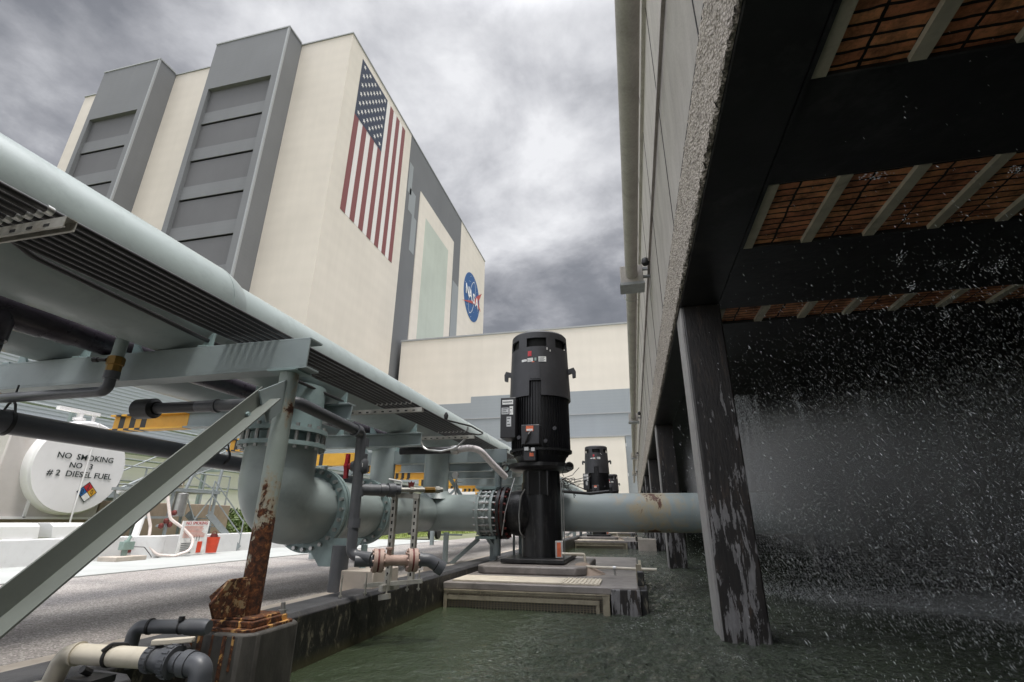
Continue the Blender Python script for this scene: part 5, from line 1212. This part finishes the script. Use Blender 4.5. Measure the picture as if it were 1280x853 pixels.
# ================================================================== FALLING WATER
def drops():
    import numpy as np
    rg=np.random.default_rng(21); P=[];S=[];LN=[];DR=[]
    def put(p,s,l,d):
        P.append(p);S.append(s);LN.append(l);DR.append(d/np.linalg.norm(d,axis=1)[:,None])
    def keep(x,y,z,pr):
        k=(rg.random(len(x))<pr)&(np.sqrt(x*x+y*y+(z-CAMZ)**2)>1.6); return k
    # broad rain under the fill, thicker with depth into the tower and towards the water
    n=560000
    y=rg.uniform(1.3,10,n); x=rg.uniform(.8,7.0,n); z=rg.uniform(WZ,2.64,n)
    dens=np.clip((x-.85)/2.2+.05,0,1)*(.25+.75*np.clip((2.45-z)/1.2,0,1))*np.where(y<3.0,.28,1.0)*np.clip(1.35-x/7,.3,1)
    k=keep(x,y,z,dens*.55); x,y,z=x[k],y[k],z[k]; m=len(x); d=np.stack([rg.normal(.55,.14,m),rg.normal(.1,.15,m),-np.ones(m)],1)
    ds=np.sqrt(x*x+y*y); s=1.45*rg.choice([.0006,.0008,.0010,.0014,.0021],m,p=[.38,.32,.2,.08,.02])*np.clip(.45+ds/5,.5,1.8); put(np.stack([x,y,z],1),s,s*rg.uniform(2,7,m),d)
    # thick burst where the pipe blows out behind the first leg
    m=70000; r=np.abs(rg.normal(0,1,m)); u=rg.normal(0,1,(m,3)); u/=np.linalg.norm(u,axis=1)[:,None]
    c=np.array([2.3,7.2,1.2])+u*r[:,None]*np.array([.75,.9,.42]); c[:,0]=np.where(c[:,0]<1.05,2.1-c[:,0],c[:,0]); c[:,2]=np.maximum(c[:,2],WZ)
    s=rg.uniform(.0006,.0016,m)*2.1; put(c,s,s*rg.uniform(1.5,5,m),np.stack([rg.normal(.8,.3,m),rg.normal(0,.3,m),-np.ones(m)],1))
    # strings falling off the fill edge above the pipe
    for cx in (1.55,1.62,1.72,1.80,1.9,2.4,3.3):
        m=1500; z=WZ+.9+rg.random(m)**.8*1.75; s=1.5*rg.uniform(.0010,.0024,m); put(np.stack([cx+rg.normal(0,.018,m)+.05*np.sin(z*3+cx*9),7.6+rg.normal(0,.05,m),z],1),s,s*rg.uniform(2,6,m),np.stack([rg.normal(0,.06,m),rg.normal(0,.06,m),-np.ones(m)],1))
    # splash crowns along the foam belts
    for (y0,sl,wd,_),m,zz in ((FB1,26000,.10),(FB2,12000,.045)):
        x=1.3+rg.random(m)**.8*5.5; y=y0+sl*x+rg.normal(0,wd*.42,m); z=WZ+np.abs(rg.normal(0,zz,m)); s=1.8*rg.uniform(.0007,.0020,m); put(np.stack([x,y,z],1),s,s*rg.uniform(1,3,m),rg.normal(0,1,(m,3))+np.array([0,0,.5]))
    # larger near drops flung off the fill, upper right
    for _ in range(26):
        cx,cy,cz=rg.uniform(1.3,2.6),rg.uniform(2.0,3.6),rg.uniform(1.5,2.5); m=rg.integers(8,40); dd=rg.normal(0,1,3); dd/=np.linalg.norm(dd)
        t=rg.normal(0,.035,m); q=np.array([cx,cy,cz])+dd*t[:,None]+rg.normal(0,.010,(m,3)); s=1.3*rg.uniform(.0010,.0026,m); put(q,s,s*rg.uniform(1.2,3,m),np.tile(dd,(m,1))+rg.normal(0,.15,(m,3)))
    P=np.concatenate(P);S=np.concatenate(S);LN=np.concatenate(LN);DR=np.concatenate(DR); n=len(P)
    h=np.where(np.abs(DR[:,2:3])<.9,np.array([[0,0,1.]]),np.array([[1.,0,0]])); U=np.cross(DR,h); U/=np.linalg.norm(U,axis=1)[:,None]; W=np.cross(DR,U)
    a=DR*LN[:,None]; U=U*S[:,None]; W=W*S[:,None]
    vs=np.stack([P+a,P+U,P+W,P-U,P-W,P-a],1).reshape(-1,3).astype(np.float32)
    F=np.array([[0,1,2],[0,2,3],[0,3,4],[0,4,1],[5,2,1],[5,3,2],[5,4,3],[5,1,4]]); fs=(np.arange(n)[:,None,None]*6+F[None]).reshape(-1).astype(np.int32)
    me=D.meshes.new('water_drops'); me.vertices.add(n*6); me.vertices.foreach_set('co',vs.ravel()); nf=n*8
    me.loops.add(nf*3); me.loops.foreach_set('vertex_index',fs); me.polygons.add(nf); me.polygons.foreach_set('loop_start',np.arange(nf,dtype=np.int32)*3)
    me.update(calc_edges=True); me.materials.append(M['drop'])
    o=D.objects.new('water_drops',me); COL.objects.link(o)
    tag(o,'bright drops of water falling and splashing inside the cooling tower','water drops',None,'stuff'); print('drops',n)
drops()
def mist():
    m=D.materials.new('water_mist'); m.use_nodes=True; nt=m.node_tree; nt.nodes.clear()
    o=nt.nodes.new('ShaderNodeOutputMaterial'); pv=nt.nodes.new('ShaderNodeVolumePrincipled'); L(nt,pv.outputs[0],o.inputs['Volume'])
    pv.inputs['Color'].default_value=(.97,.97,.98,1); pv.inputs['Anisotropy'].default_value=.2
    tc=nt.nodes.new('ShaderNodeTexCoord'); s=nt.nodes.new('ShaderNodeSeparateXYZ'); L(nt,tc.outputs['Object'],s.inputs[0])
    n=noise(nt,coords(nt,(1,.7,.8)),1.0,5,.6,.4)
    def mr(src,a,b,c,d):
        q=N(nt,'ShaderNodeMapRange',interpolation_type='SMOOTHSTEP'); L(nt,src,q.inputs[0]); 
        for i,v in enumerate((a,b,c,d)): q.inputs[i+1].default_value=v
        return q.outputs[0]
    def mul(a,b):
        q=N(nt,'ShaderNodeMath',operation='MULTIPLY'); L(nt,a,q.inputs[0]); L(nt,b,q.inputs[1]); return q.outputs[0]
    def blob(c,r,k0):
        q=N(nt,'ShaderNodeVectorMath',operation='SUBTRACT'); L(nt,tc.outputs['Object'],q.inputs[0]); q.inputs[1].default_value=c
        q2=N(nt,'ShaderNodeVectorMath',operation='DIVIDE'); L(nt,q.outputs[0],q2.inputs[0]); q2.inputs[1].default_value=r
        q3=N(nt,'ShaderNodeVectorMath',operation='LENGTH'); L(nt,q2.outputs[0],q3.inputs[0]); return mr(q3.outputs['Value'],.15,1,k0,0)
    b1=blob((2.3,7.1,1.2),(2.0,2.4,1.0),1.6); b2=blob((4.4,7.0,1.0),(3.6,3.6,1.6),.27); b3=blob((4.2,6.8,WZ),(3.2,1.2,.30),.7)
    nn=mr(n,.34,.66,.15,1.5)
    ad=N(nt,'ShaderNodeMath',operation='ADD'); L(nt,b1,ad.inputs[0]); L(nt,b2,ad.inputs[1]); ad2=N(nt,'ShaderNodeMath',operation='ADD'); L(nt,ad.outputs[0],ad2.inputs[0]); L(nt,b3,ad2.inputs[1])
    f=mul(ad2.outputs[0],nn)
    q=N(nt,'ShaderNodeMath',operation='MULTIPLY'); L(nt,f,q.inputs[0]); q.inputs[1].default_value=MIST; L(nt,q.outputs[0],pv.inputs['Density'])
    mb=MB(); mb.box(.8,7.5,3.2,11,WZ+.01,2.4)
    ob=mb.build('water_mist',m,label='grey mist of fine spray inside the cooling tower',cat='mist',kind='stuff')
MIST=.95
mist()

# ================================================================== SKY, SUN, CAMERA
SUNV=V(.20,-.14,.97).normalized()
elev=math.asin(SUNV.z); az=math.atan2(SUNV.x,SUNV.y)
wd=D.worlds.new('World'); scene.world=wd; wd.use_nodes=True; nt=wd.node_tree; nt.nodes.clear()
out=nt.nodes.new('ShaderNodeOutputWorld'); bg=nt.nodes.new('ShaderNodeBackground'); bg.inputs[1].default_value=.10
sky=nt.nodes.new('ShaderNodeTexSky'); sky.sky_type='NISHITA'; sky.sun_disc=False; sky.sun_elevation=elev; sky.sun_rotation=az
tc=nt.nodes.new('ShaderNodeTexCoord'); sx=nt.nodes.new('ShaderNodeSeparateXYZ'); L(nt,tc.outputs['Generated'],sx.inputs[0])
# project the view direction on a flat cloud deck
zc=N(nt,'ShaderNodeMath',operation='MAXIMUM'); L(nt,sx.outputs[2],zc.inputs[0]); zc.inputs[1].default_value=0.0
za=N(nt,'ShaderNodeMath',operation='ADD'); L(nt,zc.outputs[0],za.inputs[0]); za.inputs[1].default_value=.28
dv=N(nt,'ShaderNodeVectorMath',operation='DIVIDE'); L(nt,tc.outputs['Generated'],dv.inputs[0])
cb_=nt.nodes.new('ShaderNodeCombineXYZ')
for i in range(3): L(nt,za.outputs[0],cb_.inputs[i])
L(nt,cb_.outputs[0],dv.inputs[1])
big=noise(nt,dv.outputs[0],1.7,9,.55,.15); fine=noise(nt,dv.outputs[0],4.0,10,.58,.2)
def dotp(v):
    q=N(nt,'ShaderNodeVectorMath',operation='DOT_PRODUCT'); L(nt,tc.outputs['Generated'],q.inputs[0]); q.inputs[1].default_value=tuple(V(*v).normalized()); return q.outputs['Value']
def mrr(src,a,b,c,d):
    q=N(nt,'ShaderNodeMapRange',interpolation_type='SMOOTHSTEP'); L(nt,src,q.inputs[0])
    for i,v in enumerate((a,b,c,d)): q.inputs[i+1].default_value=v
    return q.outputs[0]
def madd(a,k,b):
    q=N(nt,'ShaderNodeMath',operation='MULTIPLY_ADD'); L(nt,a,q.inputs[0]); q.inputs[1].default_value=k
    if isinstance(b,float): q.inputs[2].default_value=b
    else: L(nt,b,q.inputs[2])
    return q.outputs[0]
thin=mrr(dotp(BRIGHT),.84,.985,0,.17)
thick=mrr(dotp(DARKD),.90,.99,0,-.09); thick2=mrr(dotp(DARK2),.88,.99,0,-.06)
v=madd(big,.56,-.01); v=madd(fine,.50,v)
for t in (thin,thick,thick2): v=madd(t,1.0,v)
cl=ramp(nt,v,[(.33,(1.15,1.19,1.30)),(.45,(1.7,1.74,1.88)),(.53,(2.7,2.72,2.88)),(.61,(4.2,4.22,4.4)),(.72,(6.3,6.32,6.45))])
# clouds overhead, out of frame, are brightened as added fill light
glow=mrr(dotp(tuple(SUNV)),.55,.97,0,1); topfill=mrr(sx.outputs[2],.80,.95,0,1)
def scalec(fac,k):
    q=N(nt,'ShaderNodeMath',operation='MULTIPLY_ADD'); L(nt,fac,q.inputs[0]); q.inputs[1].default_value=k; q.inputs[2].default_value=1.0; return q.outputs[0]
sc1=N(nt,'ShaderNodeVectorMath',operation='SCALE'); L(nt,cl.outputs[0],sc1.inputs[0]); L(nt,scalec(topfill,SKYTOP),sc1.inputs['Scale'])
back=mrr(sx.outputs[1],.22,-.25,0,1)  # sky behind the camera brightened too, more added fill
sc2=N(nt,'ShaderNodeVectorMath',operation='SCALE'); L(nt,sc1.outputs[0],sc2.inputs[0]); L(nt,scalec(back,SKYBACK),sc2.inputs['Scale'])
cm=N(nt,'ShaderNodeMix',data_type='RGBA'); cm.inputs[0].default_value=.93; L(nt,sky.outputs[0],cm.inputs[6]); L(nt,sc2.outputs[0],cm.inputs[7])
L(nt,cm.outputs[2],bg.inputs[0]); L(nt,bg.outputs[0],out.inputs[0])
sl=D.lights.new('sun','SUN'); sl.energy=SUNE; sl.angle=math.radians(14); sl.color=(1,.95,.87)
so=D.objects.new('sun',sl); COL.objects.link(so); so.rotation_euler=(-SUNV).to_track_quat('-Z','Y').to_euler()

F_=605.02; yaw,pit,rol=math.radians(-13.494),math.radians(20.363),math.radians(.3326)
fw=V(math.sin(yaw)*math.cos(pit),math.cos(yaw)*math.cos(pit),math.sin(pit)); rt=V(math.cos(yaw),-math.sin(yaw),0); up=rt.cross(fw)
r2=rt*math.cos(rol)+up*math.sin(rol); u2_=-rt*math.sin(rol)+up*math.cos(rol)
cam=D.cameras.new('camera'); cam.sensor_width=36; cam.lens=F_/1280*36; cam.clip_start=.05; cam.clip_end=6000
co=D.objects.new('camera',cam); COL.objects.link(co)
mt=Matrix((( r2.x,u2_.x,-fw.x,0),(r2.y,u2_.y,-fw.y,0),(r2.z,u2_.z,-fw.z,CAMZ),(0,0,0,1))); co.matrix_world=mt
scene.camera=co
scene.view_settings.view_transform='Standard'; scene.view_settings.look='None'; scene.view_settings.exposure=EXPO; scene.view_settings.gamma=1
scene.cycles.max_bounces=8; scene.cycles.volume_bounces=1; scene.cycles.transmission_bounces=4; scene.cycles.volume_step_rate=2.0
